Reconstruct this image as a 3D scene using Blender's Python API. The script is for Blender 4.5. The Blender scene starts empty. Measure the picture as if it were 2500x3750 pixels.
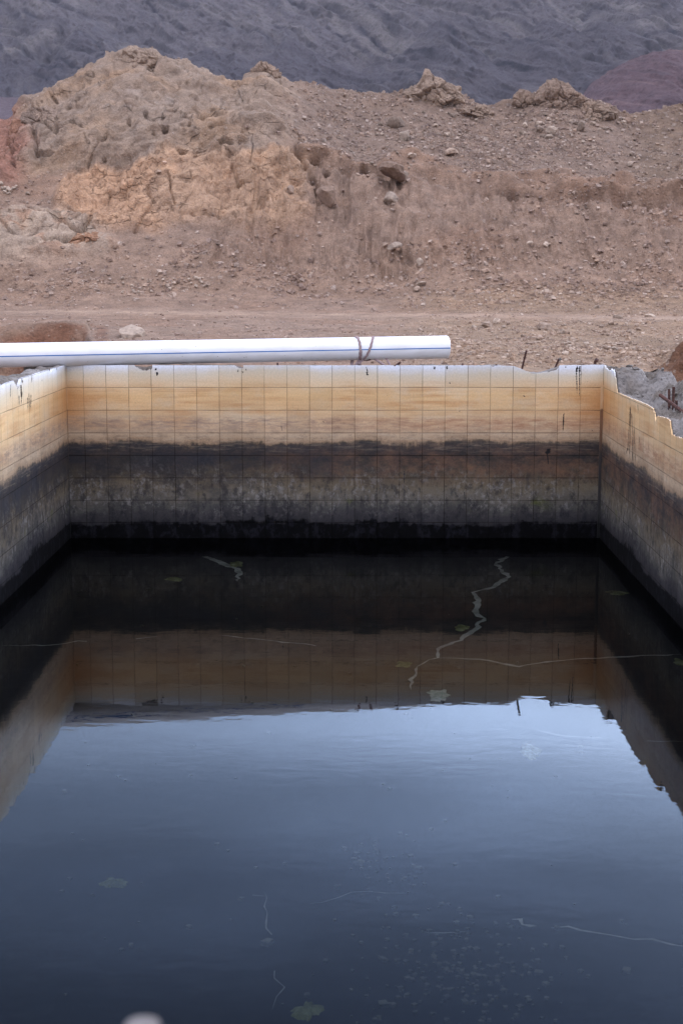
import bpy, bmesh, math, random
import numpy as np
from mathutils import Vector
random.seed(7)
rng = np.random.default_rng(11)
R = math.radians
scene = bpy.context.scene
C = scene.collection

# ------------------------------------------------------------------ camera, world, sun, exposure
F = 5585.0                    # focal length in pixels of the 2500 x 3750 photograph
TH = R(8.70)                  # pitch below the horizon
CH = 1.705                    # camera height above the water (z = 0)
cam = bpy.data.cameras.new('camera')
camo = bpy.data.objects.new('camera', cam); C.objects.link(camo)
camo.location = (0, 0, CH); camo.rotation_euler = (R(90) - TH, 0, 0)
cam.sensor_fit = 'HORIZONTAL'; cam.sensor_width = 36; cam.lens = 36 * F / 2500
cam.clip_start = 0.05; cam.clip_end = 20000
cam.dof.use_dof = True; cam.dof.focus_distance = 11.0; cam.dof.aperture_fstop = 21
scene.camera = camo
scene.render.resolution_x = 682; scene.render.resolution_y = 1024

SUN_EL, SUN_ROT = R(16), R(38)
w = bpy.data.worlds.new('World'); scene.world = w; w.use_nodes = True
nt = w.node_tree; bg = nt.nodes['Background']
sky = nt.nodes.new('ShaderNodeTexSky'); sky.sky_type = 'NISHITA'; sky.sun_disc = False
sky.sun_elevation = SUN_EL; sky.sun_rotation = SUN_ROT; sky.dust_density = 2.5; sky.air_density = 1.2; sky.ozone_density = 2.0
mixw = nt.nodes.new('ShaderNodeMix'); mixw.data_type = 'RGBA'; mixw.inputs[0].default_value = 0.8
mixw.inputs[7].default_value = (6.6, 7.1, 8.9, 1)      # thin even cloud veil
nt.links.new(sky.outputs[0], mixw.inputs[6])
# cloud cover: a bright break low over the ridge ahead, darker cloud above it, even cloud behind
def wnode(t, **k):
    n = nt.nodes.new('ShaderNode' + t)
    for a, v in k.items(): setattr(n, a, v)
    return n
tc = wnode('TexCoord'); sp_ = wnode('SeparateXYZ'); nt.links.new(tc.outputs['Generated'], sp_.inputs[0])
def wramp(src, stops):
    n = wnode('ValToRGB'); e = n.color_ramp.elements
    while len(e) < len(stops): e.new(.5)
    for k, (p, v) in enumerate(stops): e[k].position = p; e[k].color = (v + (1,)) if isinstance(v, tuple) else (v, v, v, 1)
    n.color_ramp.interpolation = 'EASE'; nt.links.new(src, n.inputs[0]); return n.outputs[0]
def wmix(f, a, b, mode='MIX'):
    n = wnode('Mix', data_type='RGBA', blend_type=mode)
    for i, x in ((0, f), (6, a), (7, b)):
        if isinstance(x, (int, float, tuple)): n.inputs[i].default_value = x
        else: nt.links.new(x, n.inputs[i])
    return n.outputs[2]
elev = wramp(sp_.outputs[2], [(.0, (1.6, 1.7, 1.8)), (.23, (3.1, 3.7, 4.2)), (.285, (3.0, 3.6, 4.25)), (.33, (1.8, 2.25, 2.8)), (.38, (1.05, 1.34, 1.75)), (.46, (.55, .72, 1.0)), (.70, (.6, .66, .76)), (1.0, (1.2, 1.16, 1.08))])
azr = wnode('MapRange'); azr.inputs[1].default_value = -.35; azr.inputs[2].default_value = .35; azr.inputs[3].default_value = .45; azr.inputs[4].default_value = 1.45; nt.links.new(sp_.outputs[0], azr.inputs[0])
azc = wmix(1.0, elev, azr.outputs[0], 'MULTIPLY')
cmp_ = wnode('Mapping'); cmp_.inputs['Scale'].default_value = (2, 2, 9); nt.links.new(tc.outputs['Generated'], cmp_.inputs[0])
cn = wnode('TexNoise'); cn.inputs['Scale'].default_value = 1.6; cn.inputs['Detail'].default_value = 4; nt.links.new(cmp_.outputs[0], cn.inputs[0])
azc = wmix(1.0, azc, wramp(cn.outputs[0], [(.3, .82), (.7, 1.2)]), 'MULTIPLY')
frn = wnode('MapRange'); frn.interpolation_type = 'SMOOTHSTEP'; frn.inputs[1].default_value = -.1; frn.inputs[2].default_value = .6; nt.links.new(sp_.outputs[1], frn.inputs[0])
backc = wramp(sp_.outputs[2], [(0, (.66, .63, .61)), (.35, (1.0, .96, .93)), (.75, (2.0, 1.90, 1.82)), (1.0, (2.1, 2.0, 1.9))])
cover = wmix(frn.outputs[0], backc, azc)
nt.links.new(wmix(1.0, mixw.outputs[2], cover, 'MULTIPLY'), bg.inputs[0])
bg.inputs[1].default_value = 0.13
sun = bpy.data.lights.new('sun', 'SUN'); sun.energy = 0.5; sun.angle = R(25); sun.color = (1, .95, .88)
suno = bpy.data.objects.new('sun', sun); C.objects.link(suno)
# light comes from ahead and right, high enough to be soft
sd = Vector((math.sin(SUN_ROT) * math.cos(SUN_EL), math.cos(SUN_ROT) * math.cos(SUN_EL), math.sin(SUN_EL)))
suno.rotation_euler = sd.to_track_quat('Z', 'Y').to_euler()
scene.view_settings.view_transform = 'Standard'; scene.view_settings.look = 'None'
scene.view_settings.exposure = 0.8; scene.view_settings.gamma = 1.0
cy = scene.cycles
cy.max_bounces = 6; cy.diffuse_bounces = 3; cy.glossy_bounces = 4; cy.transmission_bounces = 4
cy.transparent_max_bounces = 8; cy.volume_bounces = 0

# ------------------------------------------------------------------ helpers
def lin(c):
    c = c / 255.0
    return c / 12.92 if c <= .04045 else ((c + .055) / 1.055) ** 2.4
def L3(r, g, b, k=1.0): return (lin(r) * k, lin(g) * k, lin(b) * k, 1)
def ray(X, Y):
    a = (X - 1250) / F; b = (1875 - Y) / F
    return Vector((a, math.cos(TH) + b * math.sin(TH), -math.sin(TH) + b * math.cos(TH)))
CAM = Vector((0, 0, CH))
def at_depth(X, Y, d): r = ray(X, Y); return CAM + r * (d / r.y)
def at_z(X, Y, z): r = ray(X, Y); return CAM + r * ((z - CH) / r.z)

def tag(o, label=None, cat=None, group=None, kind=None):
    if label: o['label'] = label
    if cat: o['category'] = cat
    if group: o['group'] = group
    if kind: o['kind'] = kind
    return o
def empty(name, loc=(0, 0, 0)):
    o = bpy.data.objects.new(name, None); C.objects.link(o); o.location = loc; return o
def link(name, me, mat=None, parent=None):
    o = bpy.data.objects.new(name, me); C.objects.link(o)
    if mat is not None:
        for m in (mat if isinstance(mat, (list, tuple)) else [mat]): me.materials.append(m)
    if parent is not None: o.parent = parent
    return o
def mesh_np(name, V, Fc, smooth=False):
    """V (n,3) array, Fc (m,3|4) array"""
    me = bpy.data.meshes.new(name)
    V = np.asarray(V, dtype=np.float32); Fc = np.asarray(Fc, dtype=np.int32)
    k = Fc.shape[1]
    me.vertices.add(len(V)); me.vertices.foreach_set('co', V.ravel())
    me.loops.add(Fc.size); me.loops.foreach_set('vertex_index', Fc.ravel())
    me.polygons.add(len(Fc)); me.polygons.foreach_set('loop_start', np.arange(len(Fc), dtype=np.int32) * k)
    me.polygons.foreach_set('use_smooth', np.full(len(Fc), smooth))
    me.update(calc_edges=True); me.validate()
    return me
def grid_faces(nr, nc):
    i = np.arange(nr - 1)[:, None] * nc + np.arange(nc - 1)[None, :]
    return np.stack([i, i + 1, i + nc + 1, i + nc], -1).reshape(-1, 4)
def set_col(me, col, name='Col'):
    a = me.color_attributes.new(name, 'FLOAT_COLOR', 'POINT')
    c = np.ones((len(me.vertices), 4), dtype=np.float32); c[:, :3] = col
    a.data.foreach_set('color', c.ravel())

# numpy noise ------------------------------------------------------
def _h(ix, iy, iz, s):
    with np.errstate(over='ignore'):
        h = (ix.astype(np.uint32) * np.uint32(374761393)) ^ (iy.astype(np.uint32) * np.uint32(668265263)) ^ (iz.astype(np.uint32) * np.uint32(2147483647 - 5)) ^ np.uint32(s * 1013904223 & 0xffffffff)
        h = (h ^ (h >> np.uint32(13))) * np.uint32(1274126177)
        h = (h ^ (h >> np.uint32(15))) * np.uint32(2246822519)
        h = h ^ (h >> np.uint32(16))
    return h.astype(np.float64) / 4294967295.0
def vn(P, s=0):
    fl = np.floor(P); f = P - fl; i = fl.astype(np.int64)
    u = f * f * f * (f * (f * 6 - 15) + 10)
    r = 0
    for dx in (0, 1):
        wx = u[:, 0] if dx else 1 - u[:, 0]
        for dy in (0, 1):
            wy = u[:, 1] if dy else 1 - u[:, 1]
            for dz in (0, 1):
                wz = u[:, 2] if dz else 1 - u[:, 2]
                r = r + wx * wy * wz * _h(i[:, 0] + dx, i[:, 1] + dy, i[:, 2] + dz, s)
    return r * 2 - 1
def fbm(P, sc=1.0, oct=4, s=0, gain=.5, ridge=False):
    P = np.asarray(P, float) * sc; a = 1; r = 0; t = 0
    for k in range(oct):
        n = vn(P, s + k)
        if ridge: n = 1 - 2 * np.abs(n)
        r = r + a * n; t += a; a *= gain; P = P * 2.03 + 17.3
    return r / t
def voro(P, sc=1.0, s=0):
    """F1, F2, random id of the nearest cell"""
    P = np.asarray(P, float) * sc; fl = np.floor(P).astype(np.int64)
    f1 = np.full(len(P), 9.); f2 = np.full(len(P), 9.); idr = np.zeros(len(P))
    for dx in (-1, 0, 1):
        for dy in (-1, 0, 1):
            for dz in (-1, 0, 1):
                c = fl + np.array([dx, dy, dz])
                q = np.stack([_h(c[:, 0], c[:, 1], c[:, 2], s + k) for k in (1, 2, 3)], -1) + c
                d = np.sqrt(((P - q) ** 2).sum(1))
                nid = _h(c[:, 0], c[:, 1], c[:, 2], s + 9)
                closer = d < f1
                f2 = np.where(closer, f1, np.minimum(f2, d)); idr = np.where(closer, nid, idr); f1 = np.where(closer, d, f1)
    return f1, f2, idr
def sstep(a, b, x): t = np.clip((x - a) / (b - a), 0, 1); return t * t * (3 - 2 * t)

# node helper ------------------------------------------------------
class NM:
    def __init__(s, name, rough=.9, spec=.3):
        s.m = bpy.data.materials.new(name); s.m.use_nodes = True; s.t = s.m.node_tree; s.n = s.t.nodes
        s.b = s.n['Principled BSDF']; s.b.inputs['Roughness'].default_value = rough; s.b.inputs['Specular IOR Level'].default_value = spec
    def new(s, t, **k):
        n = s.n.new('ShaderNode' + t)
        for a, v in k.items(): setattr(n, a, v)
        return n
    def l(s, a, b): s.t.links.new(a, b)
    def pos(s): return s.new('NewGeometry').outputs['Position']
    def mapv(s, v, sc=(1, 1, 1), loc=(0, 0, 0), rot=(0, 0, 0)):
        n = s.new('Mapping'); n.inputs['Scale'].default_value = sc; n.inputs['Location'].default_value = loc; n.inputs['Rotation'].default_value = rot; s.l(v, n.inputs['Vector']); return n.outputs[0]
    def noise(s, v, scale=1, det=4, rough=.5, dist=0):
        n = s.new('TexNoise'); n.inputs['Scale'].default_value = scale; n.inputs['Detail'].default_value = det; n.inputs['Roughness'].default_value = rough; n.inputs['Distortion'].default_value = dist
        s.l(v, n.inputs['Vector']); return n.outputs[0]
    def vor(s, v, scale=1, feat='F1'):
        n = s.new('TexVoronoi', feature=feat); n.inputs['Scale'].default_value = scale; s.l(v, n.inputs['Vector']); return n.outputs[0]
    def math(s, op, a, b=None, clamp=False, c=None):
        n = s.new('Math', operation=op); n.use_clamp = clamp
        for i, x in enumerate((a, b, c)):
            if x is None: continue
            if isinstance(x, (int, float)): n.inputs[i].default_value = x
            else: s.l(x, n.inputs[i])
        return n.outputs[0]
    def ramp(s, f, stops, interp='LINEAR'):
        n = s.new('ValToRGB'); e = n.color_ramp.elements; n.color_ramp.interpolation = interp
        while len(e) < len(stops): e.new(.5)
        for k, (p, c) in enumerate(sorted(stops, key=lambda q: q[0])):
            e[k].position = p; e[k].color = c if not isinstance(c, (int, float)) else (c, c, c, 1)
        s.l(f, n.inputs[0]); return n.outputs[0]
    def mr(s, f, a, b, c=0, d=1):
        n = s.new('MapRange'); 
        for i, x in enumerate((a, b, c, d)): n.inputs[i + 1].default_value = x
        s.l(f, n.inputs[0]); return n.outputs[0]
    def mix(s, f, a, b, mode='MIX'):
        n = s.new('Mix', data_type='RGBA', blend_type=mode); n.clamp_factor = True
        for i, x in ((0, f), (6, a), (7, b)):
            if isinstance(x, (int, float)): n.inputs[i].default_value = x
            elif isinstance(x, tuple): n.inputs[i].default_value = x
            else: s.l(x, n.inputs[i])
        return n.outputs[2]
    def bump(s, h, st=.5, dist=.02):
        n = s.new('Bump'); n.inputs['Strength'].default_value = st; n.inputs['Distance'].default_value = dist; s.l(h, n.inputs['Height']); s.l(n.outputs[0], s.b.inputs['Normal']); return n
    def col(s, c):
        if isinstance(c, tuple): s.b.inputs['Base Color'].default_value = c
        else: s.l(c, s.b.inputs['Base Color'])
        return s.m

# ------------------------------------------------------------------ materials
def soil_mat(name, fine=14, bumpd=.05, k=1.0):
    q = NM(name, 1.0, .1); a = q.new('Attribute', attribute_name='Col').outputs['Color']; p = q.pos()
    n1 = q.noise(p, fine, 5, .65); n2 = q.noise(p, 1.3, 5, .6); n3 = q.vor(p, fine * .55)
    v = q.mix(1, a, q.ramp(n1, [(.25, .62 * k), (.5, 1.0 * k), (.78, 1.4 * k)]), 'MULTIPLY')
    v = q.mix(1, v, q.ramp(n2, [(.3, (.86, .86, .88, 1)), (.7, (1.12, 1.09, 1.05, 1))]), 'MULTIPLY')
    h = q.math('ADD', n1, q.math('MULTIPLY', n3, -.5))
    q.bump(h, .9, bumpd); return q.col(v)
def hill_mat():
    q = NM('hillside soil and jointed rock', 1.0, .1); a = q.new('Attribute', attribute_name='Col').outputs['Color']; p = q.pos()
    zn = q.new('SeparateColor'); q.l(q.new('Attribute', attribute_name='Zone').outputs['Color'], zn.inputs[0]); rk, orr = zn.outputs[0], zn.outputs[1]
    n1 = q.noise(p, 14, 5, .7); n2 = q.noise(p, 1.3, 5, .6); n3 = q.vor(p, 8)
    dv_ = q.new('TexNoise'); dv_.inputs['Scale'].default_value = .9; dv_.inputs['Detail'].default_value = 2; q.l(p, dv_.inputs['Vector'])
    ad = q.new('VectorMath', operation='MULTIPLY_ADD'); ad.inputs[1].default_value = (.45, .45, .45); q.l(dv_.outputs['Color'], ad.inputs[0]); q.l(p, ad.inputs[2])
    def joints(v, sc, wd):
        return q.ramp(q.vor(v, sc, 'DISTANCE_TO_EDGE'), [(0, 1), (wd, 0)])
    j1 = joints(q.mapv(ad.outputs[0], (.8, 1, 1.3)), .55, .018); j2 = joints(ad.outputs[0], 1.9, .05)
    pm = q.ramp(q.noise(p, .5, 4, .6), [(.5, 0), (.66, .8)]); pm2 = q.ramp(q.noise(p, .9, 3, .6), [(.42, .15), (.58, 1)])
    j = q.math('MULTIPLY', rk, q.math('MAXIMUM', q.math('MULTIPLY', j1, pm), q.math('MULTIPLY', q.math('MULTIPLY', j2, pm2), q.math('ADD', q.math('MULTIPLY', orr, .3), .12))), clamp=True)
    v = q.mix(1, a, q.ramp(n1, [(.25, .6), (.5, 1.0), (.78, 1.42)]), 'MULTIPLY')
    v = q.mix(1, v, q.ramp(n2, [(.3, (.74, .73, .73, 1)), (.7, (1.22, 1.2, 1.16, 1))]), 'MULTIPLY')
    v = q.mix(q.math('MULTIPLY', j, .15), v, L3(92, 70, 56))  # shade of the rock fractures painted as darker joint lines
    spk = q.math('MULTIPLY', q.math('LESS_THAN', q.vor(q.mapv(p, (1, 1, 1), (3, 1, 2)), 6.5), .22), q.ramp(q.noise(p, 6, 2), [(.5, 0), (.56, .5)]))
    v = q.mix(spk, v, L3(158, 143, 128))
    h = q.math('ADD', q.math('ADD', n1, q.math('MULTIPLY', n3, -.5)), q.math('MULTIPLY', j, -3)); q.bump(h, 1.0, .07); return q.col(v)
M_hill = hill_mat()
M_mtn = None

def stone_mat(name, c, var=.25):
    q = NM(name, 1.0, .15); p = q.pos(); n = q.noise(p, 9, 6, .6)
    oi = q.new('ObjectInfo').outputs['Random']
    v = q.mix(1, c, q.ramp(n, [(.25, .55), (.5, 1.0), (.8, 1.35)]), 'MULTIPLY')
    v = q.mix(1, v, q.ramp(oi, [(0, 1 - var), (1, 1 + var)]), 'MULTIPLY')
    q.bump(n, .8, .04); return q.col(v)

def tile_mat(name, axis, off, right=0.0):
    q = NM(name, .38, .4); p = q.pos()
    sp = q.new('SeparateXYZ'); q.l(p, sp.inputs[0]); W = sp.outputs[0 if axis == 'x' else 1]; Z = sp.outputs[2]
    cmb = q.new('CombineXYZ'); q.l(W, cmb.inputs[0]); q.l(Z, cmb.inputs[2]); wz = cmb.outputs[0]
    t = q.math('DIVIDE', Z, 1.145)
    big = q.noise(q.mapv(wz, (1.6, 1, 2.5)), 1, 3, .5)
    hor = q.noise(q.mapv(wz, (2.2, 1, 34)), 1, 5, .65)           # horizontal scum lines
    ver = q.noise(q.mapv(wz, (26, 1, 9)), 1, 5, .65)            # runs and ragged growth edges
    fine = q.noise(wz, 90, 4, .7)
    # two offsets: gentle for tan part, ragged for black growth
    tt = q.math('ADD', t, q.math('MULTIPLY', q.math('SUBTRACT', big, .5), .09))
    rag = q.math('ADD', q.math('MULTIPLY', q.math('SUBTRACT', ver, .5), .085), q.math('MULTIPLY', q.math('SUBTRACT', hor, .5), .04))
    tw = q.math('FLOOR', q.math('DIVIDE', q.math('SUBTRACT', W, off), .148)); tz = q.math('FLOOR', q.math('DIVIDE', q.math('SUBTRACT', Z, 1.0008), .1495))
    wn = q.new('TexWhiteNoise', noise_dimensions='2D'); c2 = q.new('CombineXYZ'); q.l(tw, c2.inputs[0]); q.l(tz, c2.inputs[1]); q.l(c2.outputs[0], wn.inputs['Vector'])
    tt = q.math('ADD', tt, q.math('MULTIPLY', q.math('SUBTRACT', wn.outputs[0], .5), .014))
    low = q.ramp(t, [(.05, .35), (.12, .8), (.50, 1), (.62, 0)])
    mid = q.noise(q.mapv(wz, (9, 1, 16), (9, 0, 4)), 1, 8, .72)
    rag = q.math('ADD', rag, q.math('MULTIPLY', q.math('SUBTRACT', mid, .5), .15))
    rag = q.math('ADD', rag, q.math('MULTIPLY', q.math('SUBTRACT', q.noise(q.mapv(wz, (1.3, 1, .2), (2, 0, 8)), 1, 2), .5), .12))
    tt = q.math('ADD', tt, q.math('MULTIPLY', rag, q.math('MAXIMUM', low, .22)))
    k = 1.15
    A = [(0.0, L3(6, 6, 7)), (.084, L3(9, 9, 11)), (.098, L3(46, 45, 47)), (.15, L3(56, 54, 55)), (.19, L3(74, 72, 68)), (.25, L3(100, 94, 84)),
         (.30, L3(104, 94, 78)), (.36, L3(84, 75, 62)), (.42, L3(62, 58, 52)), (.48, L3(50, 47, 46)), (.53, L3(46, 45, 46)), (.548, L3(72, 62, 52)),
         (.562, L3(150, 124, 98)), (.60, L3(176, 152, 124)), (.645, L3(184, 154, 122)), (.70, L3(192, 163, 128)), (.745, L3(198, 167, 126)), (.79, L3(202, 167, 122)),
         (.835, L3(205, 170, 122)), (.87, L3(205, 174, 132)), (.905, L3(205, 180, 145)), (.955, L3(206, 193, 170)), (.985, L3(210, 208, 206)), (1.0, L3(220, 223, 230))]
    A = [(a, tuple(x * k * (1.0 if a < .552 else (.9 if a > .94 else 1)) for x in c[:3]) + (1,)) for a, c in A]
    col = q.ramp(tt, A)
    # orange scum lines on the tan part
    hz = q.ramp(t, [(.60, 0), (.68, .9), (.86, 1), (.93, 0)])
    f = q.math('MULTIPLY', q.ramp(hor, [(.42, 0), (.60, 1)]), hz)
    pat = q.ramp(q.noise(q.mapv(wz, (2.6, 1, 5), (4, 0, 1)), 1, 4, .6), [(.38, .1), (.62, 1)])
    col = q.mix(q.math('MULTIPLY', q.math('MULTIPLY', f, pat), .6), col, L3(176, 120, 68, 1.05))
    pal_ = q.math('MULTIPLY', hz, q.ramp(q.noise(q.mapv(wz, (3.4, 1, 7), (8, 0, 3)), 1, 5, .65), [(.5, 0), (.66, 1)]))
    col = q.mix(q.math('MULTIPLY', pal_, .5), col, L3(206, 188, 160, 1.05))
    crn = q.ramp(q.math('ABSOLUTE', W), [(.0, 0), (1, 1)]) if False else (q.mr(q.math('ABSOLUTE', q.math('ADD', W, .04)), 1.35, 1.74, 0, 1) if axis == 'x' else q.mr(W, 8.6, 9.9, 0, 1))
    crn = q.math('MULTIPLY', q.math('MULTIPLY', crn, crn), q.ramp(t, [(.62, .0), (.72, .9), (.84, 1), (.92, 0)]))
    col = q.mix(q.math('MULTIPLY', crn, .7), col, L3(180, 124, 68, 1.1))
    pl = q.math('MULTIPLY', q.ramp(t, [(.49, 0), (.515, .35), (.56, .3), (.595, 1), (.64, .5), (.68, 0)]), q.ramp(q.noise(q.mapv(wz, (5, 1, 70), (3, 0, 5)), 1, 5, .7), [(.52, 0), (.60, 1)]))
    # grey brown smudge band
    sm = q.math('MULTIPLY', q.ramp(t, [(.60, 0), (.65, 1), (.685, 1), (.72, 0)]), q.ramp(q.noise(q.mapv(wz, (9, 1, 50)), 1, 5, .7), [(.42, 0), (.6, 1)]))
    smc = q.mix(q.ramp(q.mr(W, -1.8, 1.8), [(.35, 0), (.7, 1)]) if axis == 'x' else right, L3(138, 116, 104), L3(158, 112, 84))
    col = q.mix(q.math('MULTIPLY', sm, .75), col, smc)
    # brown growth in the upper dark band, stronger to the right
    rg = q.ramp(q.mr(W, -1.8, 1.8), [(.3, .15), (.62, 1)]) if axis == 'x' else q.math('ADD', right * .8, 0.1)
    br = q.math('MULTIPLY', q.ramp(t, [(.30, 0), (.40, 1), (.50, .9), (.56, 0)]), q.ramp(q.noise(q.mapv(wz, (4, 1, 8)), 1, 7, .75), [(.4, 0), (.62, 1)]))
    col = q.mix(q.math('MULTIPLY', q.math('MULTIPLY', br, rg), .9), col, L3(112, 84, 66, 1.2))
    mot = q.math('MULTIPLY', q.ramp(t, [(.47, 0), (.53, 1), (.58, .9), (.64, .35), (.70, 0)]), q.ramp(q.noise(q.mapv(wz, (14, 1, 26), (1, 0, 2)), 1, 7, .8), [(.47, 0), (.6, 1)]))
    col = q.mix(q.math('MULTIPLY', mot, .6), col, L3(104, 88, 76))
    col = q.mix(q.math('MULTIPLY', pl, .55), col, L3(186, 168, 144))
    slt = q.math('MULTIPLY', q.ramp(t, [(.12, 0), (.2, .6), (.40, 1), (.53, 1), (.57, 0)]), q.ramp(q.noise(q.mapv(wz, (3, 1, 7), (5, 0, 9)), 1, 7, .75), [(.40, 0), (.56, 1)]))
    slt = q.math('MULTIPLY', slt, q.math('SUBTRACT', 1.0, q.math('MULTIPLY', rg, .6)))
    col = q.mix(q.math('MULTIPLY', slt, .75), col, L3(47, 48, 54))
    # pale flaking crust
    fl = q.math('MULTIPLY', q.ramp(t, [(.10, 0), (.2, 1), (.33, 1), (.42, .25), (.5, 0)]), q.math('MULTIPLY', q.ramp(q.noise(q.mapv(wz, (26, 1, 22)), 1, 6, .75), [(.50, 0), (.60, 1)]), q.ramp(q.noise(q.mapv(wz, (3.5, 1, 5), (2, 0, 7)), 1, 4, .6), [(.42, .1), (.6, 1)])))
    col = q.mix(q.math('MULTIPLY', fl, .75), col, L3(132, 128, 124))
    dk = q.math('MULTIPLY', q.ramp(t, [(.08, 1), (.3, 1), (.5, 0)]), q.ramp(q.noise(q.mapv(wz, (16, 7, 11)), 1, 7, .75), [(.50, 0), (.60, 1)]))
    col = q.mix(q.math('MULTIPLY', dk, .6), col, L3(34, 34, 40))
    # green algae spots
    gr = q.math('MULTIPLY', q.ramp(t, [(.14, 0), (.2, 1), (.24, 1), (.3, 0)]), q.ramp(q.noise(q.mapv(wz, (4, 1, 7), (3.1, 0, 0)), 1, 3, .5), [(.62, 0), (.72, 1)]))
    col = q.mix(q.math('MULTIPLY', gr, .6), col, L3(88, 92, 40))
    # per tile tone
    col = q.mix(1, col, q.ramp(wn.outputs[0], [(0, (.93, .92, .91, 1)), (1, (1.06, 1.06, 1.07, 1))]), 'MULTIPLY')
    col = q.mix(1, col, q.ramp(fine, [(.3, .86), (.7, 1.1)]), 'MULTIPLY')
    # grout joints
    def joint(c, o, s, wd):
        wob = q.math('MULTIPLY', q.math('SUBTRACT', q.noise(wz, 7, 2), .5), .004)
        m_ = q.math('ABSOLUTE', q.math('SUBTRACT', q.math('PINGPONG', q.math('ADD', q.math('SUBTRACT', c, o), wob), s), 0)) if False else None
        fr = q.math('ADD', q.math('DIVIDE', q.math('SUBTRACT', q.math('ADD', c, wob), o), s), 100.5)
        fr = q.math('ABSOLUTE', q.math('SUBTRACT', q.math('FRACT', fr), .5))
        return q.math('LESS_THAN', q.math('MULTIPLY', fr, s), wd)
    jn = q.ramp(q.noise(wz, 5, 3), [(.3, .35), (.65, 1)])
    j = q.math('MAXIMUM', joint(W, off, .148, .0021), q.math('MULTIPLY', joint(Z, 1.0008, .1495, .0024), 1.0))
    jf = q.math('MULTIPLY', j, jn)
    col = q.mix(q.math('MULTIPLY', jf, .85), col, (.22, .17, .13, 1), 'MULTIPLY')
    # pits
    pt = q.math('LESS_THAN', q.vor(q.mapv(wz, (1, 1, .8)), 11), .035)
    col = q.mix(q.math('MULTIPLY', pt, .5), col, L3(60, 48, 40))
    q.l(q.ramp(t, [(.5, .06), (.62, .4)]), q.b.inputs['Specular IOR Level']); rr = q.ramp(t, [(.5, .95), (.62, .42)]); q.l(rr, q.b.inputs['Roughness'])
    hgt = q.math('SUBTRACT', q.math('MULTIPLY', fine, .25), q.math('MULTIPLY', j, .8)); q.bump(hgt, .5, .003)
    return q.col(col)
M_tb = tile_mat('stained wall tiles, far wall', 'x', -1.689)
M_tl = tile_mat('stained wall tiles, left wall', 'y', 10.0 - .03, 0.0)
M_tr = tile_mat('stained wall tiles, right wall', 'y', 10.0 - .0, 0.9)
def concrete_mat(name, c, sc=1.0):
    q = NM(name, .95, .2); p = q.pos()
    n = q.noise(p, 14 * sc, 8, .7); n2 = q.noise(p, 3, 3); v3 = q.vor(p, 30 * sc)
    v = q.mix(1, c, q.ramp(n, [(.25, .45), (.5, .95), (.75, 1.5)]), 'MULTIPLY')
    v = q.mix(q.ramp(n2, [(.42, 0), (.6, .7)]), v, L3(158, 152, 148, .9))
    v = q.mix(q.ramp(v3, [(.1, .6), (.24, 0)]), v, L3(60, 56, 58))
    q.bump(q.math('ADD', n, q.math('MULTIPLY', v3, .6)), 1.0, .035); return q.col(v)
M_conc = concrete_mat('weathered grey concrete', L3(116, 107, 99))
q = NM('black tar runs', .35, .5); M_tar = q.col(L3(22, 19, 22))
q = NM('rusty steel', .9, .2); n_ = q.noise(q.pos(), 60, 4); M_rust = q.col(q.ramp(n_, [(.3, L3(58, 42, 40)), (.7, L3(96, 68, 60))]))
q = NM('white plastic pipe', .33, .45); p_ = q.pos()
v_ = q.mix(q.ramp(q.noise(q.mapv(p_, (3, 20, 20)), 1, 5, .6), [(.45, 0), (.75, .5)]), (.78, .78, .80, 1), (.55, .52, .48, 1))
v_ = q.mix(q.math('LESS_THAN', q.vor(p_, 16), .05), v_, (.35, .32, .3, 1)); M_pipe = q.col(v_)
q = NM('pipe stripe blue', .4, .4); M_blue = q.col((.0, .13, .42, 1))
q = NM('faded cloth strap', .9, .2); n_ = q.noise(q.mapv(q.pos(), (40, 40, 6)), 4, 5, .7); M_cloth = q.col(q.ramp(n_, [(.3, L3(110, 88, 84)), (.7, L3(178, 158, 158))])); q.bump(n_, .8, .004)
q = NM('tank floor scum', .9, .2); n_ = q.noise(q.pos(), 3.5, 6, .65); n2_ = q.noise(q.mapv(q.pos(), (1, 1, 1), (5, 5, 0)), 14, 5, .7)
v_ = q.mix(q.ramp(n2_, [(.5, 0), (.75, .12)]), q.ramp(n_, [(.3, L3(8, 8, 10)), (.7, L3(22, 21, 20))]), L3(86, 82, 70)); M_floor = q.col(v_)
q = NM('pale silt', .95, .1); n_ = q.noise(q.pos(), 10, 5, .7); M_silt = q.col(q.ramp(n_, [(.3, L3(90, 90, 86)), (.7, L3(168, 168, 162))]))
q = NM('dull pebbles', .95, .1); n_ = q.noise(q.pos(), 10, 5, .7); M_peb = q.col(q.ramp(n_, [(.3, L3(50, 50, 48)), (.7, L3(110, 108, 98))]))
q = NM('green algae', .9, .2); n_ = q.noise(q.pos(), 18, 5, .7); M_alg = q.col(q.ramp(n_, [(.3, L3(62, 66, 36)), (.5, L3(98, 102, 58)), (.7, L3(140, 144, 108))])); q.bump(n_, 1, .02)
q = NM('pale floating scum', .9, .2); n_ = q.noise(q.pos(), 25, 5, .7); M_scum = q.col(q.ramp(n_, [(.3, L3(110, 115, 95)), (.7, L3(190, 192, 180))]))

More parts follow.
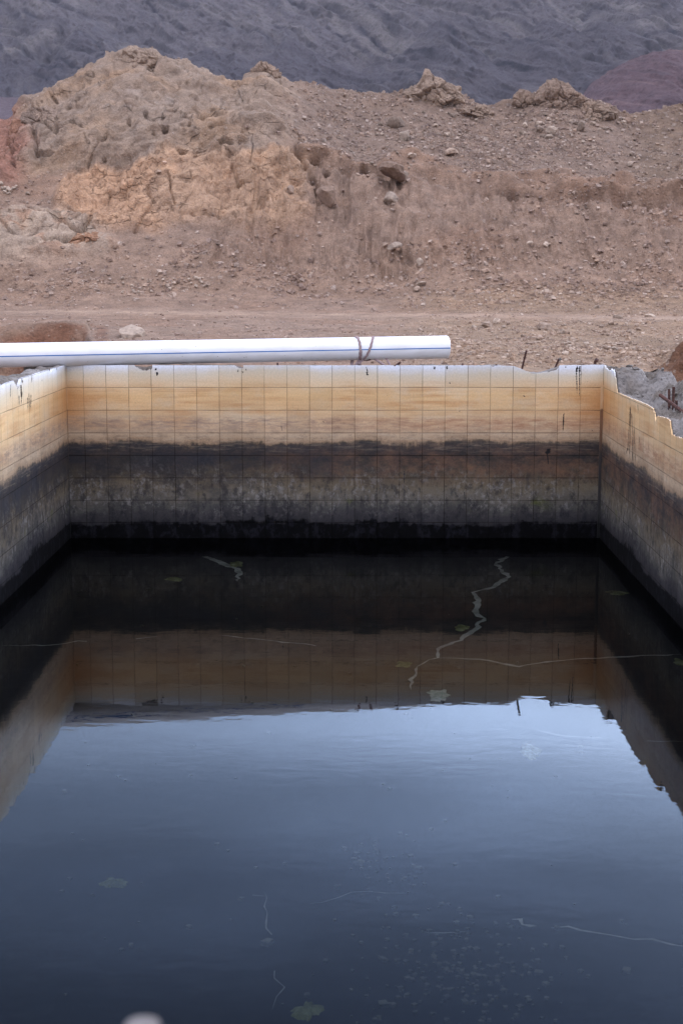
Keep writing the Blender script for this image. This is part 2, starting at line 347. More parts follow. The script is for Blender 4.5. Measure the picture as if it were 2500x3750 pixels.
# water: Fresnel reflection over a clear body, gently rippled
mw = bpy.data.materials.new('still water'); mw.use_nodes = True; t_ = mw.node_tree; t_.nodes.clear()
def wn(t, **k):
    n = t_.nodes.new('ShaderNode' + t)
    for a, v in k.items(): setattr(n, a, v)
    return n
out = wn('OutputMaterial'); mx = wn('MixShader'); gl = wn('BsdfGlossy'); tr = wn('BsdfTransparent'); fr = wn('Fresnel')
gl.inputs['Roughness'].default_value = 0.0; gl.inputs['Color'].default_value = (.44, .45, .47, 1); fr.inputs[0].default_value = 1.30; tr.inputs[0].default_value = (.40, .43, .42, 1)
ge = wn('NewGeometry'); mp = wn('Mapping'); mp.inputs['Scale'].default_value = (1, 1.9, 1); mp.inputs['Rotation'].default_value = (0, 0, R(14))
no = wn('TexNoise'); no.inputs['Scale'].default_value = 8; no.inputs['Detail'].default_value = 2.5; no.inputs['Distortion'].default_value = .3
no2 = wn('TexNoise'); no2.inputs['Scale'].default_value = .8; no2.inputs['Detail'].default_value = 1
bu = wn('Bump'); bu.inputs['Strength'].default_value = 1; bu.inputs['Distance'].default_value = .00022
bu2 = wn('Bump'); bu2.inputs['Strength'].default_value = 1; bu2.inputs['Distance'].default_value = .0005
for a, b in ((ge.outputs['Position'], mp.inputs[0]), (mp.outputs[0], no.inputs[0]), (ge.outputs['Position'], no2.inputs[0]), (no2.outputs[0], bu2.inputs['Height']), (no.outputs[0], bu.inputs['Height']),
             (bu2.outputs[0], bu.inputs['Normal']), (bu.outputs[0], gl.inputs['Normal']), (bu.outputs[0], fr.inputs['Normal']), (fr.outputs[0], mx.inputs[0]), (tr.outputs[0], mx.inputs[1]), (gl.outputs[0], mx.inputs[2]), (mx.outputs[0], out.inputs[0])):
    t_.links.new(a, b)

# ------------------------------------------------------------------ hillside, berm and ground beyond the tank (one terrain)
crest_pts = [(-2600, 620), (-1500, 560), (-800, 500), (-300, 470), (0, 446), (60, 440), (96, 383), (191, 351), (263, 295), (351, 239), (430, 215), (478, 190), (550, 200), (622, 222), (686, 252), (749, 280), (813, 308), (893, 312), (925, 290),
             (965, 280), (1020, 295), (1116, 310), (1212, 338), (1339, 354), (1435, 350), (1499, 335), (1546, 320), (1594, 325), (1674, 345), (1738, 378), (1802, 386), (1913, 362), (1977, 345), (2057, 345), (2120, 360), (2232, 392), (2312, 425),
             (2360, 414), (2440, 386), (2500, 372), (2750, 350), (3100, 390), (3800, 450), (5000, 560)]
K_pts = [(-2600, 640), (0, 650), (500, 600), (1000, 545), (1150, 560), (1300, 605), (1500, 615), (1700, 650), (2000, 668), (2500, 700), (5000, 700)]
def ip(pts, X): a = np.array(pts, float); return np.interp(X, a[:, 0], a[:, 1])
Xs = np.concatenate([np.linspace(-2600, -200, 90, endpoint=False), np.linspace(-200, 0, 50, endpoint=False), np.linspace(0, 1200, 380, endpoint=False), np.linspace(1200, 2700, 380, endpoint=False), np.linspace(2700, 5000, 90)])
nX = len(Xs)
lp = 1 - sstep(290, 345, Xs + 30 * vn(np.stack([Xs / 60, Xs * 0, Xs * 0], 1), 3))        # cut bank on the left
rp = sstep(2340, 2480, Xs)                                                           # cut bank on the right
one = np.ones(nX)
cr = ip(crest_pts, Xs); kk = ip(K_pts, Xs)
rocky = (1 - sstep(950, 1200, Xs)) * sstep(-200, 120, Xs)
def mixa(a, b, f): return a * (1 - f) + b * f
rightY = ip([(2340, 1335), (2420, 1318), (2500, 1262), (2700, 1230), (5000, 1230)], Xs)
ctl = [  # (Y, depth) rows, near to far
    (2096 * one, 10.6 * one), (1560 * one, 13.0 * one),
    (mixa(mixa(1400 * one, 1440, lp), 1440, rp), mixa(mixa(19.0 * one, 36.2, lp), 25.0, rp)),
    (mixa(mixa(1330 * one, 1405, lp), 1380, rp), mixa(mixa(25.0 * one, 36.4, lp), 25.3, rp)),
    (mixa(mixa(1262 * one, 1290, lp), rightY, rp), mixa(mixa(31 * one, 37.0, lp), 26.0, rp)),
    (mixa(1205 * one, 1186 + 16 * fbm(np.stack([Xs / 55, Xs * 0, Xs * 0], 1), 1, 4, 8), lp), mixa(40 * one, 38.0, lp)),
    (1166 * one, 48 * one), (1136 * one, 56 * one), (1085 * one, 60 * one),
    (950 * one, 63 * one), (810 * one, 65.5 * one), (mixa(690 * one, 700, rocky), 68 * one), (kk, mixa(70 * one, 69.5, rocky)),
    (mixa(kk * .86 + cr * .14, kk * .7 + cr * .3, rocky), mixa(74 * one, 71, rocky)), (kk * .45 + cr * .55, mixa(79 * one, 75, rocky)), (cr, 84 * one)]
nseg = [8, 10, 10, 26, 28, 22, 16, 22, 42, 44, 44, 34, 32, 54, 54]
Yr, Dr = [], []
for k, n in enumerate(nseg):
    for t in np.linspace(0, 1, n, endpoint=False):
        Yr.append(mixa(ctl[k][0], ctl[k + 1][0], t)); Dr.append(mixa(ctl[k][1], ctl[k + 1][1], t))
Yr.append(ctl[-1][0]); Dr.append(ctl[-1][1])
Yr = np.array(Yr); Dr = np.array(Dr)
def smooth_rows(A, n=3, lock=1):
    for _ in range(n):
        B = A.copy(); B[1:-1] = (A[:-2] + 2 * A[1:-1] + A[2:]) / 4; A = B
    return A
Yr = smooth_rows(Yr, 5); Dr = smooth_rows(Dr, 5)
XX = np.broadcast_to(Xs, Yr.shape)
def to_world(X, Y, D):
    b = (1875 - Y) / F; ry = math.cos(TH) + b * math.sin(TH); rz = -math.sin(TH) + b * math.cos(TH); s = D / ry
    return np.stack([(X - 1250) / F * s, D, CH + rz * s], -1)
P = to_world(XX, Yr, Dr)
top = P[-1]
back = [top + np.stack([np.zeros(nX), one * dd, -one * dz], -1) for dd, dz in ((1, .25), (2.5, 1.1), (5, 3), (10, 7), (18, 12))]
far = [np.stack([top[:, 0] * s, one * d, one * z], -1) for s, d, z in ((1.6, 140, -3.), (3, 260, -3.0), (8, 560, 0.))]
Pg = np.concatenate([P, np.array(back), np.array(far)]); nR = Pg.shape[0]
Yg = np.concatenate([Yr, np.repeat(Yr[-1:], 8, 0)]); XXg = np.broadcast_to(Xs, Yg.shape)
du = np.gradient(Pg, axis=1); dv = np.gradient(Pg, axis=0)
N = np.cross(du, dv); N /= np.linalg.norm(N, axis=-1, keepdims=True) + 1e-9
V = Pg.reshape(-1, 3); Nn = N.reshape(-1, 3).copy(); Yv = Yg.ravel(); Xv = XXg.ravel(); Dv = V[:, 1]
Nn[Nn[:, 2] < 0] *= -1
hillm = sstep(54, 62, Dv) * (1 - sstep(90, 110, Dv))
# zones, as fields over the hillside
wob = 60 * fbm(V, .25, 3, 40)
Xw, Yw = Xv + wob, Yv + .7 * 60 * fbm(V, .3, 3, 44)
zone_rock = (1 - sstep(960, 1130, Xw)) * sstep(60, 110, Xw + (Yv - 400) * .15) * (1 - sstep(590, 640, Yw)) * hillm           # grey pocked outcrop
zone_or = sstep(210, 260, Xw) * (1 - sstep(560, 620, Xw)) * sstep(590, 625, Yw) * (1 - sstep(820, 870, Yw + (420 - Xw) * .12)) * hillm   # orange cracked rock
zone_tan = sstep(560, 620, Xw) * (1 - sstep(1080, 1180, Xw)) * sstep(560, 600, Yw) * (1 - sstep(800, 860, Yw)) * hillm
zone_slab = (1 - sstep(330, 420, Xw - (Yv - 850) * .6)) * sstep(740, 800, Yw + Xw * .0) * (1 - sstep(930, 1000, Yw)) * hillm
zone_red = (1 - sstep(40, 130, Xw)) * (1 - sstep(640, 700, Yw)) * hillm
zone_talus = sstep(980, 1150, Xw) * (1 - sstep(-15, 25, Yw - ip(K_pts, Xv))) * hillm
zone_rill = sstep(600, 900, Xw) * sstep(0, 40, Yw - ip(K_pts, Xv)) * (1 - sstep(950, 1050, Yw)) * hillm
rockm = np.clip(zone_rock + zone_or + zone_tan * .8 + zone_slab + zone_red, 0, 1)
d = 0.0
n_w, n_w2 = fbm(V, 1.2, 3, 301), fbm(V, 1.2, 3, 305)
d = d + hillm * .55 * fbm(V, .16, 4, 1)
d = d + hillm * .22 * fbm(V, .6, 4, 5, ridge=True) * (.5 + rockm)
d = d + .05 * fbm(V, 2.5, 4, 9) * np.clip(sstep(14, 30, Dv), 0, 1)
f1, f2, idr = voro(V * np.array([.75, 1, 1.3]) + .6 * np.stack([fbm(V, .8, 2, s_) for s_ in (60, 61, 62)], -1), 1.0, 70)
g1, g2, idg = voro(V * np.array([.8, 1, 1.1]) + .35 * np.stack([fbm(V, 1.6, 3, s_) for s_ in (63, 64, 65)], -1), 2.6, 80)
crk = 1 - sstep(.0, .13, f2 - f1); crk2 = 1 - sstep(.0, .16, g2 - g1)
blk = sstep(-.25, .35, fbm(V, .35, 3, 72))                # joints open only in places
d = d + rockm * (.20 * (idr - .5) - .10 * crk * blk)
d = d + rockm * .42 * fbm(V * np.array([1, 1, 1.2]) + .4, .3, 4, 174, .5, True)
d = d + rockm * (.34 * fbm(V * np.array([1, 1, 1.5]), .5, 5, 74, .5) + .07 * fbm(V, 1.5, 4, 77, .6, True))
k1, k2, idk = voro(V * np.array([1, 1, 1.1]) + .2 * np.stack([fbm(V, 1.5, 3, s_) for s_ in (163, 164, 165)], -1), 1.7, 180)
d = d + np.clip(zone_or * 1.0 + zone_tan * .45 + zone_slab * .25 + zone_rock * .12, 0, 1.0) * (.26 * (.6 - k1) + .10 * (idk - .5) - .02 * crk2 * blk - .035 * (1 - sstep(0, .12, k2 - k1)))
# tafoni holes
h1, h2, idh = voro(V * np.array([.8, 1, 1.25]), 1.05, 90); m1, m2, idm = voro(V * np.array([.8, 1, 1.2]), 2.7, 95)
z_big = sstep(560, 640, Xw) * (1 - sstep(860, 930, Xw)) * sstep(430, 460, Yw) * (1 - sstep(560, 600, Yw))
z_sm = sstep(130, 170, Xw) * (1 - sstep(340, 400, Xw)) * sstep(330, 350, Yw) * (1 - sstep(500, 530, Yw)) * hillm
d = d - .85 * z_big * hillm * (idh > .45) * (1 - sstep(.20, .30, h1)) - .3 * np.clip(.8 * z_big * hillm, 0, 1) * (idm > .3) * (1 - sstep(.18, .28, m1))
holes = [(682, 460, 18, 12), (741, 458, 22, 14), (813, 486, 44, 12), (610, 502, 14, 11), (726, 562, 17, 12), (670, 566, 20, 12), (829, 554, 32, 8), (515, 238, 40, 10), (552, 260, 16, 12), (706, 268, 22, 8), (770, 292, 26, 9), (335, 296, 22, 8), (538, 440, 9, 8), (624, 430, 22, 7), (640, 380, 14, 6), (860, 480, 10, 8), (395, 472, 9, 6), (1195, 660, 16, 26), (1330, 640, 14, 10), (1150, 600, 18, 8)]
rh = random.Random(3)
for _ in range(26): holes.append((rh.uniform(165, 345), rh.uniform(350, 490), rh.uniform(5, 8), rh.uniform(4.5, 6.5)))
for _ in range(26): holes.append((rh.uniform(380, 880), rh.uniform(380, 600), rh.uniform(5, 9), rh.uniform(4.5, 6.5)))
hs_ = 0
for hx, hy, ra, rb_ in holes:
    m_ = (np.abs(Xv - hx) < ra * 2) & (np.abs(Yv - hy) < rb_ * 2) & (Dv > 55) & (Dv < 90)
    if m_.any():
        e_ = np.hypot((Xv[m_] - hx) / ra, (Yv[m_] - hy) / rb_) + .25 * vn(V[m_] * 3, 9)
        tmp = np.zeros(len(V)); tmp[m_] = 1 - sstep(.55, 1.15, e_); hs_ = np.maximum(hs_, tmp * min(.9, ra * .055))
d = d - hs_
# ledges and clefts in the rock
for pl, wd_, dp in (([(128, 470), (160, 482), (215, 498), (262, 492), (300, 470)], 6, .35), ([(118, 400), (124, 430), (131, 518), (143, 566)], 7, .5), ([(410, 478), (370, 530), (319, 606)], 4, .25), ([(618, 654), (628, 710), (638, 775)], 4, .25), ([(143, 566), (190, 560), (225, 530)], 6, .35),
                    ([(1085, 560), (1110, 640), (1150, 700), (1165, 770)], 10, .4), ([(50, 470), (40, 540), (60, 620)], 6, .3), ([(330, 800), (300, 860), (240, 900), (160, 890)], 8, .4), ([(100, 760), (170, 800), (260, 850), (330, 870)], 6, .3), ([(545, 705), (560, 760), (500, 850)], 6, .25), ([(560, 800), (700, 795), (800, 810)], 6, .25), ([(850, 630), (880, 700), (950, 720)], 5, .25)):
    for (xa, ya), (xb, yb) in zip(pl[:-1], pl[1:]):
        wx_, wy_ = Xv + 14 * n_w, Yv + 14 * n_w2
        tt_ = np.clip(((wx_ - xa) * (xb - xa) + (wy_ - ya) * (yb - ya)) / ((xb - xa) ** 2 + (yb - ya) ** 2), 0, 1)
        ds_ = np.hypot(wx_ - xa - tt_ * (xb - xa), wy_ - ya - tt_ * (yb - ya))
        d = np.minimum(d, d * 0 + d - dp * np.exp(-(ds_ / wd_) ** 2) * hillm)
# rills down the cut slope
lowr_ = sstep(880, 1000, Yw) * (1 - sstep(1060, 1110, Yw)) * hillm
rl = fbm(np.stack([V[:, 0] * 1.6 + .5 * fbm(V, .5, 2, 21), V[:, 1] * .1, V[:, 2] * .16], -1), 1, 4, 22, ridge=True)
d = d + zone_rill * .42 * (rl - .25) + (zone_rill + .5 * lowr_) * .16 * fbm(V * np.array([1, 1, .5]), 1.1, 4, 28, .55, True)
# scarp lip under the scree
lip = np.exp(-((Yw - ip(K_pts, Xv) - 8) / 16) ** 2) * sstep(1000, 1100, Xv) * hillm
d = d + .70 * lip * (.35 + fbm(V, .7, 4, 27)) - .45 * np.exp(-((Yw - ip(K_pts, Xv) - 40) / 16) ** 2) * sstep(1000, 1100, Xv) * hillm
# broken crest
cm = np.exp(-((Yv - ip(crest_pts, Xv)) / 45) ** 2) * hillm
d = d + cm * .26 * fbm(V, .9, 5, 30, .6)
# near mounds
near = sstep(20, 26, Dv) * (1 - sstep(44, 50, Dv))
d = d + near * (.16 * fbm(V, .35, 3, 35) + .07 * fbm(V, 1.6, 3, 36) * sstep(1400, 1700, Xv))
d = d + sstep(35, 37, Dv) * (1 - sstep(37.5, 38.5, Dv)) * (1 - sstep(290, 340, Xv)) * .35 * fbm(V * np.array([1, 1, .5]), .7, 3, 37)
d = d + sstep(24.6, 25, Dv) * (1 - sstep(26, 27, Dv)) * sstep(2380, 2450, Xv) * .22 * fbm(V * np.array([1, 1, .7]), 1.1, 4, 39, .55, True)
fade = 1 - sstep(95, 110, Dv)
Vd = V + Nn * (d * fade)[:, None]

def c3(r, g, b): return np.array([lin(r), lin(g), lin(b)])
def blend(col, c, f): return col * (1 - f[:, None]) + c * f[:, None]
col = np.broadcast_to(c3(152, 130, 116), V.shape).copy()
n_l = fbm(V, .35, 4, 50); n_m = fbm(V, 1.2, 4, 55); n_s = fbm(V, 4, 3, 58)
col = blend(col, c3(148, 122, 106), sstep(-.1, .5, n_l) * .8)
col = blend(col, c3(136, 118, 107), zone_talus * .85)
col = blend(col, c3(130, 112, 98), zone_talus * sstep(2250, 2400, Xv) * .7)
col = blend(col, c3(158, 140, 126), zone_rock * .9)
col = blend(col, c3(168, 142, 120), zone_rock * sstep(.0, .5, n_l + .3 * n_m) * .8)
col = blend(col, c3(150, 137, 128), zone_rock * sstep(.1, .5, n_m) * .5)
col = blend(col, c3(204, 167, 138), zone_or * .8)
col = blend(col, c3(192, 161, 136), zone_tan * .8)
col = blend(col, c3(196, 160, 132), zone_tan * sstep(.1, .5, n_m) * .6)
col = blend(col, c3(188, 170, 154), zone_slab * .85)
col = blend(col, c3(164, 120, 92), zone_slab * sstep(.1, .5, n_m) * .5)
col = blend(col, c3(160, 120, 106), zone_red * .9)
col = blend(col, c3(146, 118, 100), lip * .5)
col = blend(col, c3(124, 98, 84), zone_rill * sstep(.0, .5, -rl) * .8)
lowr = sstep(880, 1000, Yw) * (1 - sstep(1090, 1130, Yw))
col = blend(col, c3(158, 134, 118), lowr * .6)
track = np.exp(-((Yv - 1152 - (Xv - 1250) * .012 + 6 * fbm(V, .2, 2, 66)) / 9) ** 2)
col = blend(col, c3(184, 160, 142), track * (.6 + .4 * n_m))
rgt = sstep(1300, 1700, Xv) * sstep(1040, 1100, Yv)
col = blend(col, c3(160, 136, 112), rgt * .5 * (1 - track))
bankl = lp[None, :].repeat(nR, 0).ravel() * sstep(1180, 1200, Yv) * (Dv < 39) * (Dv > 30)
col = blend(col, c3(124, 88, 70), bankl * sstep(-.25, .3, fbm(V, .7, 4, 69)) * .9)
lt2 = sstep(290, 310, Xv) * (1 - sstep(380, 405, Xv + 20 * n_m)) * sstep(1180, 1200, Yv) * (Dv < 45) * (Dv > 20) * sstep(330, 350, Xv + 30 * n_l)
col = blend(col, c3(128, 96, 80), lt2 * .7)
bankr = rp[None, :].repeat(nR, 0).ravel() * (Dv < 26.3) * (Dv > 20) * (Yv > 1240)
col = blend(col, c3(128, 94, 76), bankr * .9)
col = blend(col, c3(120, 100, 84), (Dv < 22) * .5)
col *= (1 + .16 * n_s + .10 * n_m)[:, None]
# crevice shade painted into the colour along the open joints
col = blend(col, c3(112, 90, 76), np.clip(rockm * blk * (crk * .45 + crk2 * .0), 0, .6))
col = np.clip(col * np.array([.82, .79, .745]), .02, .9)
me = mesh_np('hillside', Vd, grid_faces(nR, nX), True); set_col(me, col)
set_col(me, np.stack([rockm, zone_or + .5 * zone_tan, np.clip(zone_rill + zone_talus, 0, 1)], -1), 'Zone')
hill = tag(link('hillside', me, M_hill), kind='structure')
# ground below everything, to the horizon
n = 60; gx = np.concatenate([-np.geomspace(9000, 3, 30), np.geomspace(3, 9000, 30)])
GX, GY = np.meshgrid(gx, gx); GZ = -.36 - 5.6 * sstep(16, 70, np.hypot(GX, GY))
gm = mesh_np('ground', np.stack([GX, GY, GZ], -1).reshape(-1, 3), grid_faces(60, 60)); set_col(gm, c3(150, 126, 110))
tag(link('ground', gm, M_hill), kind='structure')

# lookup of the terrain surface seen at a photo pixel
def project(V):
    rel = V - np.array([0, 0, CH]); zc = rel[:, 1] * math.cos(TH) - rel[:, 2] * math.sin(TH); yc = rel[:, 1] * math.sin(TH) + rel[:, 2] * math.cos(TH)
    return 1250 + F * rel[:, 0] / zc, 1875 - F * yc / zc, zc
pX, pY, pZ = project(Vd)
def on_hill(X, Y):
    m = np.hypot(pX - X, pY - Y) < 7
    if not m.any(): m = np.hypot(pX - X, pY - Y) < 25
    idx = np.where(m)[0]; return Vector(Vd[idx[np.argmin(pZ[idx])]])

# ------------------------------------------------------------------ rocks
def rock_mesh(seed, sub=3, ang=.35, squash=(1, 1, .75), rough=.12):
    bm = bmesh.new(); bmesh.ops.create_icosphere(bm, subdivisions=sub, radius=1)
    A = np.array([v.co[:] for v in bm.verts]); r = np.random.default_rng(seed)
    for _ in range(9):                                   # plane cuts give the rock its flat faces
        nrm = r.normal(size=3); nrm /= np.linalg.norm(nrm); c = r.uniform(.5, .85)
        dd = A @ nrm - c; A = np.where(dd[:, None] > 0, A - nrm * dd[:, None] * .95, A)
    A = A * (1 + ang * .5 * vn(A * 1.3 + seed * 7.7, 2))[:, None] * (1 + rough * fbm(A + seed * 3.1, 3, 3, seed))[:, None]
    A = A * np.array(squash)
    for v, a in zip(bm.verts, A): v.co = a
    me = bpy.data.meshes.new('rock'); bm.to_mesh(me); bm.free(); return me
M_st = [stone_mat('pale boulder', L3(164, 146, 130)), stone_mat('tan boulder', L3(150, 130, 114)), stone_mat('grey boulder', L3(128, 112, 99)), stone_mat('brown boulder', L3(120, 100, 86))]
rock_lib = [rock_mesh(s, 3) for s in range(8)]
rock_lib = [(m, {}) for m in rock_lib]
def rock_variant(i, mat):
    m, d_ = rock_lib[i % 8]
    if mat.name not in d_:
        c_ = m.copy(); c_.materials.append(mat); d_[mat.name] = c_
    return d_[mat.name]
def place_rock(name, X, Y, wpx, hpx, i, mat, label, cat, group=None, sink=.25):
    p = on_hill(X, Y + hpx * .3); dep = (p - CAM).length; s = wpx / 2 / F * dep; hz = hpx / 2 / F * dep
    o = bpy.data.objects.new(name, rock_variant(i, mat)); C.objects.link(o)
    o.location = p + Vector((0, -s * .25, hz * (.75 - sink))); o.scale = (s * 1.15, s * 1.05, hz * 1.55); o.rotation_euler = (random.uniform(-.3, .3), random.uniform(-.25, .25), random.uniform(0, 6.28))
    tag(o, label, cat, group); return o
B = 'boulder'
big = [
 (1451, 440, 62, 52, 0, 2, 'grey boulder below the pointed central crag, upper of two close together'),
 (1478, 492, 44, 40, 1, 0, 'pale squarish boulder just below the grey one under the central crag'),
 (1506, 562, 32, 18, 2, 0, 'flat pale stone beneath the two boulders'),
 (1650, 548, 46, 28, 3, 1, 'rounded stone alone in the middle of the grey scree'),
 (1640, 486, 26, 18, 4, 0, 'small pale block under the right foot of the pointed crag'),
 (2022, 477, 44, 34, 5, 0, 'bright wedge shaped boulder below the right-hand crag'),
 (2004, 492, 28, 18, 6, 0, 'small stone leaning against the bright wedge boulder below the right-hand crag'),
 (1975, 470, 30, 26, 7, 2, 'angular grey block left of the bright wedge boulder'),
 (1970, 445, 26, 22, 0, 0, 'pale block at the foot of the right-hand crag'),
 (1910, 480, 24, 20, 1, 2, 'little block at the left end of the debris below the right-hand crag'),
 (1872, 590, 30, 24, 2, 1, 'single tan stone low on the scree right of centre'),
 (2308, 594, 24, 22, 3, 0, 'lone pale stone at the right end of the scree'),
 (2316, 556, 22, 22, 4, 2, 'small block above the lone pale stone on the right of the scree'),
 (2130, 460, 36, 40, 5, 2, 'dark grey block standing below the right-hand crag, towards the saddle'),
 (2300, 437, 34, 26, 6, 3, 'brown block perched in the saddle at the right of the ridge'),
 (1422, 722, 56, 44, 7, 0, 'pale triangular boulder lying alone on the brown slope near its centre'),
 (1195, 705, 66, 96, 0, 3, 'tall brown rock jutting from the slope right of the tan rock face'),
 (1436, 622, 112, 62, 1, 3, 'long brown block set in the scarp under the scree'),
 (1478, 640, 34, 54, 2, 1, 'upright slab leaning at the right end of the long scarp block'),
 (1445, 893, 52, 28, 3, 0, 'flat pale boulder halfway down the slope right of centre'),
 (1406, 893, 20, 16, 4, 1, 'small round stone left of the flat pale boulder'),
 (1540, 958, 26, 28, 5, 0, 'rounded pale stone low on the slope, below the flat boulder'),
 (1538, 1032, 34, 16, 6, 0, 'flat stone at the foot of the slope, upper of two'),
 (1522, 1054, 26, 20, 7, 1, 'round stone at the foot of the slope, lower of two'),
 (486, 1208, 112, 62, 0, 0, 'large pale boulder on the bank just above the white pipe'),
 (1782, 1185, 44, 26, 1, 1, 'pinkish oblong boulder on the berm right of the pipe end'),
 (1814, 1175, 30, 28, 2, 0, 'pale rounded boulder touching the pinkish oblong one'),
 (1998, 1192, 58, 38, 3, 1, 'half-buried wide boulder on the berm below the pale track'),
 (1977, 1236, 28, 20, 4, 1, 'squarish reddish stone below the half-buried wide boulder'),
 (2052, 1212, 22, 18, 5, 0, 'bright little stone right of the half-buried wide boulder'),
 (2075, 1292, 26, 20, 6, 0, 'pale stone low on the berm above the notched wall corner'),
 (2217, 1270, 30, 20, 7, 1, 'leftmost of three stones in a row on the right-hand mound'),
 (2250, 1270, 30, 16, 0, 0, 'flat middle stone of the three in a row on the right-hand mound'),
 (2285, 1265, 28, 24, 1, 1, 'rightmost of three stones in a row on the right-hand mound'),
 (2370, 1148, 44, 16, 2, 0, 'pale orange flat stone on the slope above the right end of the track'),
 (2256, 1152, 34, 16, 3, 1, 'tan stone above the track, left of the pale orange flat one'),
 (2182, 1118, 22, 16, 4, 0, 'small pale stone above the tan one near the right of the track'),
 (1062, 690, 32, 30, 5, 1, 'blocky tan stone at the right edge of the tan rock face'),
 (1940, 885, 24, 16, 6, 0, 'pale flat stone on the lower right slope'),
 (1990, 890, 24, 16, 7, 0, 'pale stone right of the pale flat stone on the lower right slope'),
]
for X, Y, wp, hp, i, mi, lb in big: place_rock(B, X, Y, wp, hp, i, M_st[mi], lb, 'boulder', 'boulders on the hillside')
# mid-size stones: many, alike
zones = [((1350, 1750), (400, 500), 34, 'angular stone among the debris under the pointed central crag', 'stones under the central crag', (10, 22), 2),
         ((1880, 2330), (400, 500), 40, 'angular stone among the debris under the right-hand crag', 'stones under the right-hand crag', (10, 24), 2),
         ((1150, 2450), (500, 640), 55, 'small grey stone lying on the scree slope', 'stones on the scree', (8, 16), 2),
         ((1650, 2350), (1175, 1290), 46, 'tan stone on the rubbly berm right of the pipe', 'stones on the berm', (9, 22), 1),
         ((450, 770), (1010, 1075), 34, 'small stone in the rubble at the foot of the orange rock', 'stones at the foot of the slope', (8, 20), 0),
         ((0, 120), (660, 720), 12, 'grey stone in the pile at the left under the red rock', 'stones under the red rock', (12, 24), 0)]
for (xa, xb), (ya, yb), n, lb, gr, (sa, sb), mi in zones:
    for _ in range(n):
        s = random.uniform(sa, sb) * random.uniform(.8, 1)
        place_rock('stone', random.uniform(xa, xb), random.uniform(ya, yb), s, s * random.uniform(.6, .9), random.randrange(8), M_st[random.choice((mi, 0, mi))], lb, 'stone', gr)

# gravel: uncountable, one object
def scatter(n, wgt, smin, smax, cpal, seed, name):
    r = np.random.default_rng(seed); p = wgt / wgt.sum(); idx = r.choice(len(Vd), n, p=p)
    base = np.array([[1, 0, 0], [-1, 0, 0], [0, 1, 0], [0, -1, 0], [0, 0, 1], [0, 0, -1]], float)
    fc = np.array([[0, 2, 4], [2, 1, 4], [1, 3, 4], [3, 0, 4], [2, 0, 5], [1, 2, 5], [3, 1, 5], [0, 3, 5]])
    # cube-ish rocks: 8 jittered corners
    cb = np.array([[x, y, z] for x in (-1, 1) for y in (-1, 1) for z in (-1, 1)], float) * .7
    cf = np.array([[0, 1, 3, 2], [4, 6, 7, 5], [0, 4, 5, 1], [2, 3, 7, 6], [0, 2, 6, 4], [1, 5, 7, 3]])
    s = smin * (smax / smin) ** (r.random(n) ** 2.2)
    q_ = cb[None] * (1 + .5 * (r.random((n, 8, 3)) - .5) * 1.4) * np.stack([s * r.uniform(.8, 1.4, n), s, s * r.uniform(.5, .95, n)], -1)[:, None, :]
    a = r.random(n) * 6.28; ca, sa = np.cos(a)[:, None], np.sin(a)[:, None]; b = r.normal(0, .4, n); cb_, sb_ = np.cos(b)[:, None], np.sin(b)[:, None]
    x = q_[..., 0] * cb_ - q_[..., 2] * sb_; z = q_[..., 0] * sb_ + q_[..., 2] * cb_; y = q_[..., 1]
    q_ = np.stack([x * ca - y * sa, x * sa + y * ca, z], -1)
    pos = Vd[idx] + np.stack([r.normal(0, .05, n), r.normal(0, .05, n), s * .1], -1)
    VV = (q_ + pos[:, None, :]).reshape(-1, 3); FF = (cf[None] + (np.arange(n) * 8)[:, None, None]).reshape(-1, 4)
    me = mesh_np(name, VV, FF); cc = cpal[r.integers(0, len(cpal), n)] * r.uniform(.75, 1.2, n)[:, None]
    cc = cc * .48 + col[idx] * .58
    set_col(me, np.repeat(cc, 8, 0)); return me
pal = np.array([c3(150, 134, 124), c3(176, 160, 146), c3(132, 116, 108), c3(164, 142, 124), c3(186, 172, 160)])
area = 1.0
vis = (Xv > -300) & (Xv < 2800)
wg = vis * (hillm * (.12 + 1.5 * zone_talus + 1.1 * rgt + .55 * lowr + .5 * sstep(1500, 2200, Xv) * (Yv > 700) + .3 * cm) * (1 - .95 * rockm * (1 - .4 * cm)) * (.25 + sstep(-.3, .5, n_l + n_m)))
M_grav = soil_mat('gravel', 18, .01, 1.0)
me = scatter(22000, wg, .022, .12, pal, 5, 'scree_gravel'); tag(link('scree_gravel', me, M_grav), 'loose gravel strewn over the scree and lower slope', 'gravel', kind='stuff')
wg2 = vis * (Dv > 24) * (Dv < 58) * (1 - bankl) * (1 - bankr) * (.3 + 1.2 * sstep(1400, 1700, Xv)) * (1 - .8 * track) * (.2 + sstep(-.3, .5, n_m))
me = scatter(10000, wg2, .013, .06, pal, 6, 'berm_gravel'); tag(link('berm_gravel', me, M_grav), 'small stones and grit covering the berm behind the tank', 'gravel', kind='stuff')

